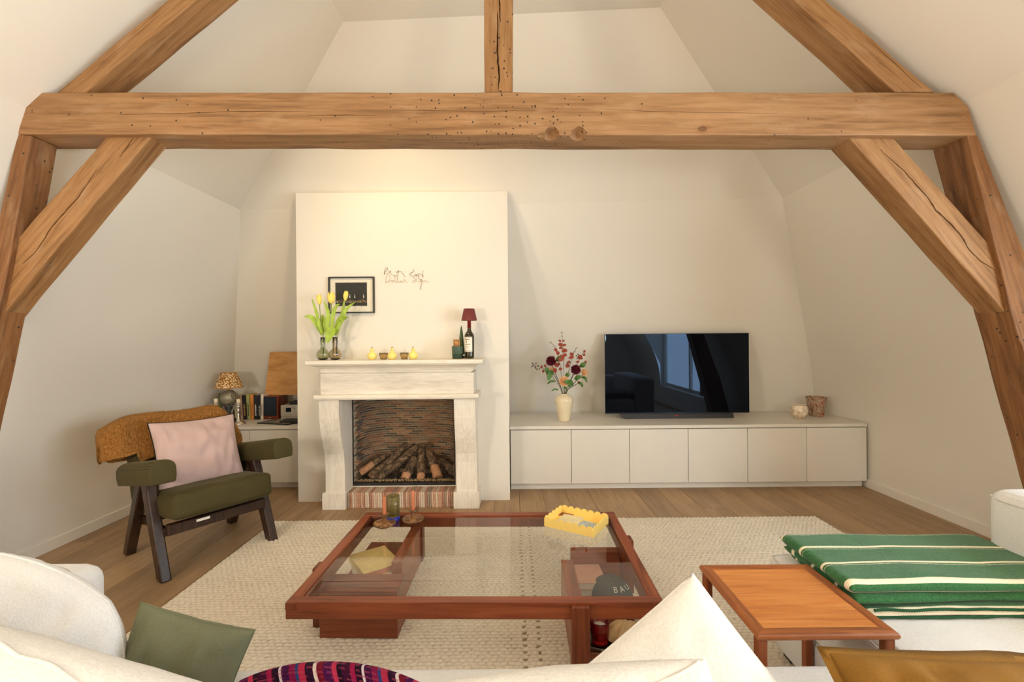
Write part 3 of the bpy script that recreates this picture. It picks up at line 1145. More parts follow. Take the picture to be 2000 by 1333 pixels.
# firebox
fb = thing('gas_fireplace', 'built-in glass-fronted gas fire with thin dark brick lining', 'fireplace', (-0.897, 3.72, 0.13))
mb = MB()
e = 0.0006
for x0, x1, z0, z1 in ((OX0 + e, OX0 + 0.012, OZ0 + e, OZ1 - e), (OX1 - 0.012, OX1 - e, OZ0 + e, OZ1 - e), (OX0 + 0.012, OX1 - 0.012, OZ0 + e, OZ0 + 0.02), (OX0 + 0.012, OX1 - 0.012, OZ1 - 0.012, OZ1 - e)):
    mb.box(x0, x1, CY + 0.002, CY + 0.03, z0, z1, 0.001, 1)
mb.build('frame', 'iron', fb)
mb = MB()
mb.box(OX0 + 0.012, OX1 - 0.012, CY + 0.012, CY + 0.016, OZ0 + 0.02, OZ1 - 0.012)
mb.build('glass_pane', 'pane', fb)
# lining path: left side, rounded corner, back, rounded corner, right side
FX0, FX1, FYb, rad = OX0 + 0.014, OX1 - 0.014, 4.16, 0.22
FZ0, FZ1 = OZ0 + 0.02, OZ1 - 0.012


def lining(s):
    """point and inward normal along the U shaped plan, s in metres"""
    a = FYb - rad - (CY + 0.032)
    q = rad * math.pi / 2
    w = FX1 - FX0 - 2 * rad
    if s < a:
        return Vector((FX0, CY + 0.032 + s, 0)), Vector((1, 0, 0))
    s -= a
    if s < q:
        t = s / rad
        return Vector((FX0 + rad - rad * math.cos(t), FYb - rad + rad * math.sin(t), 0)), Vector((math.cos(t), -math.sin(t), 0))
    s -= q
    if s < w:
        return Vector((FX0 + rad + s, FYb, 0)), Vector((0, -1, 0))
    s -= w
    if s < q:
        t = s / rad
        return Vector((FX1 - rad + rad * math.sin(t), FYb - rad + rad * math.cos(t), 0)), Vector((-math.sin(t), -math.cos(t), 0))
    s -= q
    return Vector((FX1, FYb - rad - s, 0)), Vector((-1, 0, 0))


SL = 2 * (FYb - rad - CY - 0.032) + rad * math.pi + (FX1 - FX0 - 2 * rad)
mb = MB()
mb.surf(lambda i, j: lining(i * SL * 0.9999)[0] + Vector((0, 0, FZ0 + (FZ1 - FZ0) * j)), 60, 2, sm=False)
mb.build('lining', 'mortar', fb, fix=False)
mb = MB()
mb.box(FX0, FX1, CY + 0.032, FYb, FZ0 - 0.012, FZ0)
mb.build('burner_tray', 'iron', fb)
mb = MB()
mb.box(FX0, FX1, CY + 0.032, FYb, FZ1, FZ1 + 0.01)
mb.build('firebox_lid', 'iron', fb)
fm = []
for i in range(5):
    b = bmesh.new()
    bmesh.ops.create_cube(b, size=1)
    for v in b.verts:
        v.co = Vector((v.co.x * 0.094, v.co.y * 0.018, v.co.z * 0.0128))
    bmesh.ops.subdivide_edges(b, edges=[e for e in b.edges if abs(e.verts[0].co.x - e.verts[1].co.x) > 0.05], cuts=1)
    for v in b.verts:
        v.co += Vector((rnd.uniform(-.003, .003), rnd.uniform(-.003, .003), rnd.uniform(-.0012, .0012)))
    fm.append(MB().bm(b).mesh('brick', 'fb%d' % i))
slots = []
row = 0
z = FZ0 + 0.012
while z < FZ1 - 0.008:
    s = (0.0 if row % 3 == 0 else 0.034 if row % 3 == 1 else 0.066) - 0.03
    while s < SL:
        if 0.03 < s + 0.05 < SL - 0.03:
            p, nn = lining(s + 0.05)
            slots.append((abs(p.x + 1.0) + (0.6 if z < 0.26 else 0) + (1.0 if p.x > -0.62 and p.y < 4.0 else 0), p + nn * 0.003 + Vector((0, 0, z)), math.atan2(nn.y, nn.x) + math.pi / 2))
        s += 0.1
    z += 0.0205
    row += 1
slots.sort(key=lambda q: q[0])
rest = MB()
Wi = Matrix.Translation((-fb.location))
for i, (_, p, a) in enumerate(slots):
    if i < 298:
        o = link('brick', fm[rnd.randrange(5)], fb, True)
        o.location = Wi @ p
        o.rotation_euler = (0, 0, a)
    else:
        T = Matrix.Translation(p) @ Matrix.Rotation(a, 4, 'Z')
        rest.box(-.047, .047, -.009, .009, -.0064, .0064, T=T)
if rest.v:
    stuff(rest.build('brick_lining', 'fb1', fb))
# gravel bed and coal chips
g = MB()
for i in range(420):
    x = rnd.uniform(FX0 + 0.012, FX1 - 0.012)
    g.ball((x, CY + 0.034 + rnd.uniform(0.004, 0.035), FZ0 + rnd.uniform(0.003, 0.014)), rnd.uniform(0.004, 0.0065), 1, sq=(1, 1, 0.8))
stuff(g.build('gravel', 'gravel'))
tag(bpy.data.objects['gravel'], 'strip of tan gravel inside the glass at the foot of the fire', 'gravel')
cm = []
for i in range(4):
    b = MB()
    b.ball((0, 0, 0), 1, 1, sm=False, jit=0.3, sq=(1, 0.75, 0.5))
    cm.append(b.mesh('coal_chip', 'coal'))
for i in range(64):
    o = link('coal_chip', cm[i % 4])
    if i < 34:
        xx = FX0 + 0.03 + (FX1 - FX0 - 0.06) * (i + rnd.random()) / 34
        yy = CY + rnd.uniform(0.072, 0.095)
    else:
        xx, yy = rnd.uniform(FX0 + 0.06, FX1 - 0.06), CY + rnd.uniform(0.11, 0.3)
    r = rnd.uniform(0.012, 0.024)
    o.location = (xx, yy, FZ0 + r * 0.5)
    o.scale = (r, r, r)
    o.rotation_euler = (rnd.uniform(-.3, .3), rnd.uniform(-.3, .3), rnd.uniform(0, 6))
    tag(o, 'small black coal chip lying on the bed below the logs in the fire', 'coal', 'black coal chips in the fire')


# ceramic logs: (u0,v0,Y0) front/low end -> (u1,v1,Y1), radius
def log(label, a, b, r, ya, yb, cut=0, seed=0):
    A, B = Py(*a, ya), Py(*b, yb)
    d = (B - A).normalized()
    n = 14
    pts, rs = [], []
    mb = MB()
    u = d.cross(Vector((0, 0, 1))).normalized()
    w = u.cross(d)
    vs, fs = [], []
    S = 12
    for i in range(n):
        t = i / (n - 1)
        c = A.lerp(B, t) + u * 0.008 * noise.noise(Vector((t * 3, seed, 0))) + w * 0.008 * noise.noise(Vector((t * 3, seed, 5)))
        for k in range(S):
            th = 2 * math.pi * k / S
            rr = r * (1 - 0.12 * t) * (1 + 0.22 * noise.noise(Vector((math.cos(th) * 1.3 + seed, math.sin(th) * 1.3, t * 7))))
            vs.append(c + (u * math.cos(th) + w * math.sin(th)) * rr)
    for i in range(n - 1):
        for k in range(S):
            fs.append([i * S + k, i * S + (k + 1) % S, (i + 1) * S + (k + 1) % S, (i + 1) * S + k])
    nc = cut * S
    mb.add(vs, fs[nc:], 0, True)
    if nc:
        # split face: the side turned to the room is pale where the log was sawn
        for f in fs[:nc]:
            m_ = sum((vs[i] for i in f), Vector()) / 4
            ax = A.lerp(B, min(1, max(0, (m_ - A).dot(d) / (B - A).length)))
            mb.f.append(list(f))
            mb.m.append(1 if (m_ - ax).y < 0.012 else 0)
            mb.s.append(True)
    mb.add([vs[k] for k in range(S)], [list(range(S))], 1)
    mb.add([vs[(n - 1) * S + k] for k in range(S)], [list(range(S))], 0)
    o = mb.build('fire_log', ['bark', 'logcut'])
    return tag(o, label, 'log', 'logs in the fire')


f3 = lambda u, v: (u / 6.061 + 670, v / 6.061 + 780)
log('brown log at the far left of the fire, its sawn end facing out', f3(195, 880), f3(530, 650), 0.034, 3.86, 4.02, 6, seed=1)
log('long blackened log leaning right, second from the left in the fire', f3(325, 925), f3(770, 540), 0.035, 3.83, 4.06, seed=2)
log('long grey-black log with pale flecks leaning right, third from the left', f3(420, 935), f3(890, 560), 0.036, 3.81, 4.03, seed=3)
log('short brown log with pale sawn foot, below the middle of the fire', f3(730, 950), f3(850, 700), 0.038, 3.80, 3.93, 3, seed=4)
log('upright ridged log standing nearly straight right of the middle', f3(915, 960), f3(940, 535), 0.036, 3.80, 4.03, 2, seed=5)
log('short log with a big orange sawn face at the right of the fire', f3(1125, 930), f3(1030, 640), 0.040, 3.81, 3.96, 6, seed=6)
log('dark log lying low behind, sloping down to the right side', f3(1330, 860), f3(1090, 690), 0.038, 3.93, 4.02, seed=7)
log('dark log lying level behind the standing logs', f3(1250, 850), f3(560, 850), 0.030, 3.99, 4.0, seed=8)
# the two small chunks
# ------------------------------------------------------------------ framed skyline print
YF = CY - 0.028
pf = thing('picture_frame', 'small black framed print of a night skyline hanging above the mantel', 'picture', (-1.3, CY, 1.53))
A, B = Py(640.5, 541, YF), Py(730.5, 611.5, YF)
x0, x1, z0, z1 = A.x, B.x, B.z, A.z
fw = 0.010
mb = MB()
for a, b, c, d in ((x0, x1, z1 - fw, z1), (x0, x1, z0, z0 + fw), (x0, x0 + fw, z0 + fw, z1 - fw), (x1 - fw, x1, z0 + fw, z1 - fw)):
    mb.box(a, b, YF, CY - 0.001, c, d, 0.001, 1)
mb.build('frame', 'black', pf)
mb = MB()
mb.box(x0 + fw, x1 - fw, CY - 0.008, CY - 0.002, z0 + fw, z1 - fw)
mb.build('mount', 'paper', pf)
C, D = Py(655, 552.5, CY - 0.014), Py(716.5, 597.5, CY - 0.014)
mb = MB()
M['night'] = flat('night_print', srgb(34, 32, 30), 0.6)
M['gold'] = flat('gold_print', srgb(186, 150, 70), 0.4, 0.2, 0.2)
M['litwhite'] = flat('white_print', srgb(240, 236, 226), 0.5)
mb.box(C.x, D.x, CY - 0.014, CY - 0.008, D.z, C.z)
pz = D.z + 0.024
for i in range(150):
    xx = rnd.uniform(C.x + 0.003, D.x - 0.006)
    h = 0.012 + 0.03 * abs(noise.noise(Vector((xx * 40, 3, 0)))) + rnd.random() * 0.006
    zz = pz + rnd.random() * h
    mb.box(xx, xx + rnd.uniform(.0012, .0032), CY - 0.0146, CY - 0.014, zz, zz + rnd.uniform(.002, .007), mi=rnd.choice((1, 1, 1, 2)))
for fx in (0.46, 0.62, 0.9):
    xx = C.x + (D.x - C.x) * fx
    mb.add([(xx - 0.004, CY - 0.0147, pz + 0.04), (xx + 0.004, CY - 0.0147, pz + 0.04), (xx, CY - 0.0147, pz + 0.075)], [[0, 1, 2]], 2)
mb.build('print', ['night', 'gold', 'litwhite'], pf, fix=False)
mb = MB()
mb.box(x0 + fw, x1 - fw, YF + 0.006, YF + 0.008, z0 + fw, z1 - fw)
M['museum'] = thin_glass('museum_glass', (0.98, 0.98, 0.97, 1), 1.12)
mb.build('glass', 'museum', pf)

# ------------------------------------------------------------------ wire handwriting
w1 = lambda pts: [Py(700 + u / 12.5, 510 + v / 12.5, CY - 0.006) for u, v in pts]


def smooth(pts, k=4):
    out = []
    n = len(pts)
    for i in range(n - 1):
        p0, p1, p2, p3 = pts[max(i - 1, 0)], pts[i], pts[i + 1], pts[min(i + 2, n - 1)]
        for j in range(k):
            t = j / k
            out.append(0.5 * ((2 * p1) + (p2 - p0) * t + (2 * p0 - 5 * p1 + 4 * p2 - p3) * t * t + (3 * p1 - p0 - 3 * p2 + p3) * t ** 3))
    out.append(pts[-1])
    return out


M['wire_brown'] = flat('rusty_wire', srgb(120, 84, 46), 0.5, 0.4, 0.2)
M['wire_grey'] = flat('pale_wire', srgb(186, 160, 134), 0.5, 0.4, 0.1)
top = [[(632, 345), (632, 290), (650, 220), (690, 168), (718, 172), (700, 225), (650, 265), (634, 290), (670, 305), (725, 298), (765, 270), (788, 240), (760, 255), (728, 242)],
       [(765, 262), (785, 300), (830, 340), (885, 362), (870, 384), (905, 350), (930, 370), (955, 345), (980, 295)],
       [(985, 235), (965, 232), (985, 265), (945, 288), (928, 270), (960, 252), (1010, 265), (1052, 262), (1062, 290), (1095, 315), (1112, 355), (1150, 384)],
       [(1325, 218), (1352, 222), (1340, 255), (1300, 290), (1275, 300), (1320, 275), (1255, 315), (1268, 345), (1320, 372), (1385, 365), (1425, 340), (1390, 330), (1420, 350), (1475, 358), (1490, 352)],
       [(1425, 345), (1470, 318), (1520, 325), (1555, 352), (1572, 400), (1575, 345), (1570, 290), (1585, 232)],
       [(1485, 352), (1468, 390), (1478, 430), (1505, 458), (1550, 456)]]
bot = [[(700, 350), (672, 420), (665, 520), (690, 532), (750, 500), (775, 430), (765, 370), (735, 335), (700, 345)],
       [(665, 520), (760, 490), (830, 478), (852, 500), (840, 522), (812, 515), (815, 488), (860, 480), (890, 470)],
       [(905, 370), (890, 450), (900, 515), (930, 518), (955, 460), (958, 370), (950, 460), (962, 515), (990, 520), (1015, 505)],
       [(1050, 480), (1020, 490), (1018, 518), (1045, 522), (1062, 490), (1068, 520), (1090, 515), (1112, 450), (1130, 465), (1148, 470), (1150, 505), (1170, 520), (1210, 518)],
       [(1350, 385), (1340, 415), (1395, 460), (1385, 505), (1345, 520), (1322, 505), (1345, 480), (1400, 490)],
       [(1412, 345), (1408, 420), (1420, 480), (1450, 510), (1490, 508), (1520, 470), (1555, 460), (1530, 505), (1500, 500), (1550, 470), (1548, 560), (1530, 660), (1518, 706), (1505, 690), (1515, 600), (1545, 520), (1590, 478)],
       [(1590, 478), (1600, 515), (1625, 480), (1645, 470), (1665, 500), (1690, 520), (1735, 508)]]
for nm, data, mt, lab in (('wire_lettering', top, 'wire_brown', 'brown bent-wire handwriting on the chimney wall, upper line'), ('wire_lettering', bot, 'wire_grey', 'pale bent-wire handwriting reading Dollar Sign, lower line')):
    mb = MB()
    for st in data:
        mb.tube(smooth(w1(st)), 0.0012 if mt == 'wire_brown' else 0.0010, 5)
    tag(mb.build(nm, mt), lab, 'wall art')

# ------------------------------------------------------------------ on the mantel shelf
MY = 3.54


def bud_vase(u, mat, label):
    p = Py(u, 703, MY)
    t = thing('bud_vase', label, 'vase', (p.x, MY, MT))
    mb = MB()
    outp = [(0.020, 0.0), (0.034, 0.006), (0.044, 0.022), (0.047, 0.042), (0.043, 0.062), (0.030, 0.078), (0.020, 0.086), (0.0175, 0.10), (0.0175, 0.168), (0.019, 0.176)]
    inn = [(0.0165, 0.176), (0.0150, 0.10), (0.017, 0.086), (0.028, 0.075), (0.040, 0.058), (0.043, 0.042), (0.040, 0.022), (0.028, 0.01), (0.001, 0.007)]
    mb.lathe(outp + inn, 40, (0, 0, 0), rib=0.035, ribs=10)
    mb.build('glass_body', mat, t, True)
    return p.x


bud_vase(631, 'greenglass', 'round smoky green glass bud vase at the left end of the mantel')
bud_vase(655, 'brownglass', 'round smoky brown glass bud vase beside the green one on the mantel')


def tulip(label, base, bloom, lean, blen, leaves, rb=0.024):
    B0 = Py(*base, MY)
    B0.z = MT + 0.03
    top = Py(bloom[0], bloom[1], MY + lean)
    t = thing('tulip', label, 'flower', (B0.x, MY, B0.z), 0, None)
    mid = Py(base[0], 640, MY)
    pts = smooth([B0, Vector((mid.x, MY, MT + 0.16)), B0.lerp(top, 0.7) + Vector((0, 0, 0.01)), top], 5)
    mb = MB()
    mb.tube(pts, 0.0034, 7)
    mb.build('stem', 'tulip_stem', t)
    d = (pts[-1] - pts[-4]).normalized()
    q = Vector((0, 0, 1)).rotation_difference(d).to_matrix().to_4x4()
    T = Matrix.Translation(top - d * 0.004) @ q
    for k in range(6):
        mb = MB()
        inner = k % 2
        a0 = k * math.pi / 3

        def fn(i, j, a0=a0, inner=inner):
            zt = j
            half = 0.62 * math.sin(math.pi * min(1, 0.18 + 0.80 * zt)) ** 0.8
            a = a0 + (i - 0.5) * 2 * half
            r = rb * (math.sin(math.pi * (0.10 + 0.74 * zt)) ** 0.7) * (0.93 if inner else 1.0) * (1 - 0.12 * abs(i - 0.5))
            return T @ Vector((r * math.cos(a), r * math.sin(a), zt * blen))
        mb.surf(fn, 7, 9)
        mb.build('petal', 'tulip', t, fix=False)
    for L in leaves:
        pts = smooth([Py(u, v, MY + dy) for u, v, dy in L[0]], 4)
        n = len(pts)
        w = [L[1] * (math.sin(math.pi * min(1, 0.12 + 0.88 * i / (n - 1))) ** 0.75) + 0.0006 for i in range(n)]
        mb = MB()
        mb.leaf(pts, w, (0.1, -1, 0.15), 0.35)
        mb.build('leaf', 'tulip_leaf', t, fix=False)


tulip('yellow tulip at the left, in the green glass bud vase', (631, 700), (624, 594), -0.01, 0.082,
      [([(632, 655, 0), (625, 640, -.02), (618, 610, -.03), (609, 583, -.03)], 0.013), ([(630, 655, 0), (620, 635, -.01), (608, 620, -.03), (594, 619, -.04)], 0.020), ([(631, 652, .01), (629, 630, .02), (631, 614, .03)], 0.018)], 0.022)
tulip('yellow tulip in the middle, largest bloom, stem in the brown bud vase', (650, 700), (647, 592), 0.0, 0.09,
      [([(644, 655, -.01), (640, 635, -.02), (641, 610, -.02), (632, 588, -.02)], 0.016), ([(651, 640, -.02), (647, 648, -.035), (643, 658, -.05), (639, 671, -.055)], 0.034), ([(648, 650, 0), (650, 620, -.02), (656, 600, -.02), (664, 594, -.03)], 0.014), ([(640, 656, 0), (637, 630, .0), (644, 615, .01)], 0.02)], 0.030)
tulip('yellow tulip leaning right in front of the framed print', (658, 700), (674, 586), 0.0, 0.075,
      [([(654, 655, 0), (668, 625, -.02), (676, 605, -.03), (693, 591, -.04)], 0.015), ([(656, 655, 0), (666, 625, .01), (671, 600, .02), (673, 585, .02)], 0.012), ([(655, 640, .0), (664, 622, -.03), (672, 630, -.05)], 0.014), ([(652, 650, .02), (664, 628, .03), (681, 619, .04)], 0.016)], 0.019)


def ceramic_hen(u, label):
    p = Py(u, 702, MY)
    t = thing('ceramic_hen', label, 'ornament', (p.x, MY, MT), 0, 'yellow ceramic hens on the mantel')
    mb = MB()
    mb.lathe([(0.018, 0), (0.026, 0.005), (0.034, 0.018), (0.036, 0.029), (0.033, 0.042), (0.023, 0.053), (0.013, 0.058), (0.0125, 0.061), (0.0155, 0.068), (0.0150, 0.077), (0.009, 0.085), (0.003, 0.088), (0.0005, 0.0885)], 24)
    mb.build('body', 'yellow_ceramic', t, True)
    mb = MB()
    mb.leaf([(-0.004, 0, 0.085), (0, 0, 0.094), (0.004, 0, 0.098)], [0.003, 0.004, 0.001], (0, -1, 0))
    mb.ball((0.0, -0.0155, 0.074), 0.003, 1)
    mb.build('comb', 'capsule', t, True)
    for s in (-1, 1):
        mb = MB()
        mb.ball((s * 0.035, 0.0, 0.032), 0.01, 2, sq=(0.45, 1, 0.8))
        mb.build('wing', 'yellow_ceramic', t, True)


ceramic_hen(727, 'yellow ceramic hen ornament on the mantel, leftmost of the three')
ceramic_hen(766, 'yellow ceramic hen ornament between the two amber tealight glasses')
ceramic_hen(807, 'yellow ceramic hen ornament on the mantel, rightmost of the three')
for u, lab in ((749, 'small amber glass tealight holder left of the middle hen'), (789.5, 'small amber glass tealight holder right of the middle hen')):
    p = Py(u, 702, MY)
    mb = MB()
    mb.lathe([(0.022, 0), (0.026, 0.004), (0.027, 0.020), (0.032, 0.026), (0.034, 0.030), (0.034, 0.052), (0.031, 0.052), (0.030, 0.030), (0.024, 0.022), (0.022, 0.008), (0.001, 0.007)], 28, (0, 0, 0), rib=0.03, ribs=8)
    o = mb.build('tealight_holder', 'amber')
    o.location = (p.x, MY, MT)
    tag(o, lab, 'candle holder', 'amber tealight glasses on the mantel')
# green pot, wooden lidded cube, green cone candle, wine bottle with shade
p = Py(893, 700, 3.54)
t = thing('candle_pot', 'dark green ceramic pot with dotted upper half on the mantel', 'pot', (p.x, 3.54, MT))
mb = MB()
mb.lathe([(0.036, 0), (0.038, 0.003), (0.041, 0.096), (0.041, 0.098), (0.037, 0.098), (0.036, 0.088), (0.001, 0.086)], 32)
mb.build('body', 'darkgreen', t, True)
M['dots'] = flat('pale_green_glaze_dots', srgb(140, 166, 140), 0.4)
mb = MB()
for r in range(6):
    for k in range(30):
        a = 2 * math.pi * (k + 0.5 * (r % 2)) / 30
        mb.ball((0.0405 * math.cos(a), 0.0405 * math.sin(a), 0.046 + r * 0.0085), 0.0022, 0 + 1)
stuff(mb.build('glaze_dots', 'dots', t, True))
t2 = thing('wooden_box', 'little wooden cube with a ring on its face on the green pot', 'box', (p.x - 0.003, 3.54, MT + 0.0982))
mb = MB()
mb.box(-0.023, 0.023, -0.023, 0.023, 0, 0.054, 0.002)
mb.build('body', 'ply', t2, True)
mb = MB()
mb.tube([(0.017 * math.cos(a * math.pi / 12), -0.0235, 0.027 + 0.019 * math.sin(a * math.pi / 12)) for a in range(24)], 0.0018, 5, True)
for sx in (-1, 1):
    for sz in (0.006, 0.048):
        mb.ball((sx * 0.019, -0.0235, sz), 0.004, 1)
mb.build('ring_mark', 'wenge', t2, True)
p = Py(900, 700, 3.63)
t = thing('cone_candle', 'tall slim dark green cone candle behind the green pot', 'candle', (p.x + 0.005, 3.64, MT))
mb = MB()
mb.lathe([(0.0245, 0.03), (0.026, 0.04), (0.0225, 0.10), (0.016, 0.17), (0.008, 0.235), (0.003, 0.258), (0.0005, 0.262)], 24)
mb.build('cone', 'green_cone', t, True)
mb = MB()
mb.lathe([(0.03, 0), (0.03, 0.018), (0.012, 0.022), (0.012, 0.03)], 20)
mb.build('foot', 'wenge', t, True)
p = Py(917, 700, 3.58)
bx = p.x
t = thing('wine_bottle', 'dark wine bottle with cream label on the mantel, used as a lamp stem', 'bottle', (bx, 3.58, MT))
mb = MB()
mb.lathe([(0.032, 0), (0.0365, 0.004), (0.0375, 0.02), (0.0385, 0.17), (0.036, 0.188), (0.026, 0.205), (0.017, 0.218), (0.0145, 0.235), (0.0140, 0.29)], 32)
mb.build('glass_body', 'bottle', t, True)
mb = MB()
mb.lathe([(0.0150, 0.242), (0.0148, 0.300), (0.016, 0.301), (0.016, 0.31), (0.0145, 0.312)], 24)
mb.build('foil_capsule', 'capsule', t, True)
mb = MB()
mb.surf(lambda i, j: Vector((0.0389 * math.sin(-1.25 + i * 1.95), -0.0389 * math.cos(-1.25 + i * 1.95), 0.055 + 0.115 * j)), 16, 2)
mb.build('label', 'paper', t, True, fix=False)
mb = MB()
M['inkbrown'] = flat('brown_ink', srgb(120, 96, 70), 0.7)
for zz, a0, a1, hh2 in ((0.165, -1.15, 0.62, .0012), (0.150, -1.0, 0.1, .003), (0.132, -.62, -.45, .009), (0.112, -1.0, 0.3, .0022), (0.094, -.8, 0.0, .0012), (0.084, -.7, -.1, .0012), (0.062, -1.15, 0.62, .0012)):
    mb.surf(lambda i, j: Vector((0.0392 * math.sin(a0 + i * (a1 - a0)), -0.0392 * math.cos(a0 + i * (a1 - a0)), zz + hh2 * (j - 0.5) * 2)), 8, 2)
mb.build('label_print', 'inkbrown', t, True, fix=False)
t = thing('bottle_lamp_shade', 'small burgundy cone lamp shade sitting on the wine bottle', 'lamp shade', (bx, 3.58, MT + 0.312))
mb = MB()
mb.lathe([(0.062, -0.013), (0.042, 0.080), (0.0405, 0.080), (0.0605, -0.013)], 36, cap0=False, cap1=False)
mb.surf(lambda i, j: Vector(((0.0605 - 0.0 * j) * math.cos(i * 2 * math.pi), 0.0605 * math.sin(i * 2 * math.pi), -0.013)), 36, 2)
mb.lathe([(0.0405, 0.078), (0.0005, 0.079)], 36, cap0=False)
mb.build('shade', 'shade_red', t, True)
mb = MB()
mb.lathe([(0.010, 0.0), (0.014, 0.004), (0.014, 0.05), (0.006, 0.078)], 16)
mb.build('socket', 'capsule', t, True)

# ------------------------------------------------------------------ harlequin vase on the chimney top
hv = thing('harlequin_vase', 'tall vase painted with coloured triangles on top of the chimney breast', 'vase', (-0.168, 3.80, CZ))
hp = [(0.034, 0.0), (0.036, 0.008), (0.030, 0.022), (0.036, 0.04), (0.056, 0.075), (0.0655, 0.12), (0.0665, 0.165), (0.0625, 0.22), (0.0575, 0.27), (0.053, 0.315), (0.048, 0.345), (0.036, 0.362), (0.026, 0.378), (0.022, 0.41), (0.018, 0.45), (0.021, 0.47)]
M['hv_line'] = flat('cream_glaze_line', srgb(226, 206, 120), 0.25)
for nme, c in (('r', (196, 40, 28)), ('b', (30, 62, 130)), ('g', (24, 120, 48)), ('y', (236, 196, 50)), ('o', (206, 106, 62))):
    M['hv_' + nme] = flat('harlequin_glaze_' + nme, srgb(*c), 0.22, 0, 0.04)


def hr(z):
    for (r0, z0), (r1, z1) in zip(hp, hp[1:]):
        if z0 <= z <= z1:
            return r0 + (r1 - r0) * (z - z0) / (z1 - z0)
    return hp[-1][0]


mb = MB()
mb.lathe(hp, 32)
mb.build('body', 'hv_line', hv, True)
bands = [0.0, 0.022, 0.062, 0.108, 0.154, 0.20, 0.244, 0.286, 0.326, 0.356, 0.40, 0.45]
mb = MB()
NB = 9
for bi, (za, zb) in enumerate(zip(bands, bands[1:])):
    off = 0.5 * (bi % 2)
    for k in range(NB):
        for up in (0, 1):
            a0 = (k + off) * 2 * math.pi / NB
            st = 2 * math.pi / NB
            if up:
                tri = [(a0, za), (a0 + st, za), (a0 + st / 2, zb)]
            else:
                tri = [(a0 + st / 2, zb), (a0 + st * 1.5, zb), (a0 + st, za)]
            ca_, cz_ = sum(q[0] for q in tri) / 3, sum(q[1] for q in tri) / 3
            tri = [(ca_ + (a - ca_) * 0.86, cz_ + (z - cz_) * 0.86) for a, z in tri]
            # subdivide so it follows the curve
            P = lambda a, z: Vector(((hr(z) + 0.0016) * math.cos(a), (hr(z) + 0.0016) * math.sin(a), z))
            vs, fs, m = [], [], 4
            idx = {}
            for i in range(m + 1):
                for j in range(m + 1 - i):
                    s, t_ = i / m, j / m
                    idx[(i, j)] = len(vs)
                    vs.append(P(tri[0][0] * (1 - s - t_) + tri[1][0] * s + tri[2][0] * t_, tri[0][1] * (1 - s - t_) + tri[1][1] * s + tri[2][1] * t_))
            for i in range(m):
                for j in range(m - i):
                    fs.append([idx[(i, j)], idx[(i + 1, j)], idx[(i, j + 1)]])
                    if i + j < m - 1:
                        fs.append([idx[(i + 1, j)], idx[(i + 1, j + 1)], idx[(i, j + 1)]])
            mb.add(vs, fs, rnd.choice((0, 0, 1, 1, 2, 3, 3, 4)), True)
mb.build('painted_triangles', ['hv_r', 'hv_b', 'hv_g', 'hv_y', 'hv_o'], hv, True)
# ================================================================== LOW CABINETS
CT = 0.562      # counter height


def cabinet(x0, x1, yf, yb, label, group):
    t = thing('low_cabinet', label, 'cabinet', ((x0 + x1) / 2, yf, 0.066), 0, group)
    mb = MB()
    mb.box(x0 + 0.0005, x1 - 0.0005, yf + 0.022, yb, 0.068, 0.5345)
    mb.build('carcass', 'white_lacquer', t)
    mb = MB()
    mb.box(x0 + 0.0022, x1 - 0.0022, yf, yf + 0.019, 0.066, 0.528, 0.0012, 1)
    mb.build('door', 'white_lacquer', t)
    mb = MB()
    mb.box(x0 + 0.001, x1 - 0.001, yf + 0.019, yf + 0.022, 0.068, 0.534)
    mb.build('shadow_gap', 'gap', t)
    return t


YC = 3.925
seams = [-0.022, 0.503, 1.006, 1.512, 2.024, 2.533, 3.052]
labs = ['white low cabinet with a plain door, right beside the chimney breast', 'white low cabinet with a plain door, under the flower vase', 'white low cabinet with a plain door, under the left half of the television',
        'white low cabinet with a plain door, under the right half of the television', 'white low cabinet with a plain door, just right of the television', 'white low cabinet with a plain door, against the right wall']
for i in range(6):
    cabinet(seams[i], seams[i + 1], YC, 4.5, labs[i], 'low cabinets right of the fireplace')
mb = MB()
mb.prism([(-0.026, YC - 0.004), (3.056, YC - 0.004), (3.072, 4.635), (-0.026, 4.655)], 0.535, CT, 'z', 0.0012, 1)
tag(mb.build('worktop', 'white_lacquer'), 'long thin white worktop on the cabinets under the television', 'worktop')
mb = MB()
mb.box(-0.02, 3.06, YC + 0.07, YC + 0.085, 0, 0.066)
struct(mb.build('trim_1', 'trimp'))
YL = 4.03
cabinet(-2.9, -2.332, YL, 4.5, 'white low cabinet mostly hidden behind the green armchair', 'low cabinets left of the fireplace')
cabinet(-2.332, -1.764, YL, 4.5, 'white low cabinet between the armchair and the chimney breast', 'low cabinets left of the fireplace')
mb = MB()
mb.prism([(-2.91, YL - 0.004), (-1.762, YL - 0.004), (-1.762, 4.745), (-2.91, 4.765)], 0.535, CT, 'z', 0.0012, 1)
tag(mb.build('worktop', 'white_lacquer'), 'thin white worktop holding the books and stereo left of the fireplace', 'worktop')
mb = MB()
mb.box(-2.9, -1.765, YL + 0.07, YL + 0.085, 0, 0.066)
struct(mb.build('trim_2', 'trimp'))

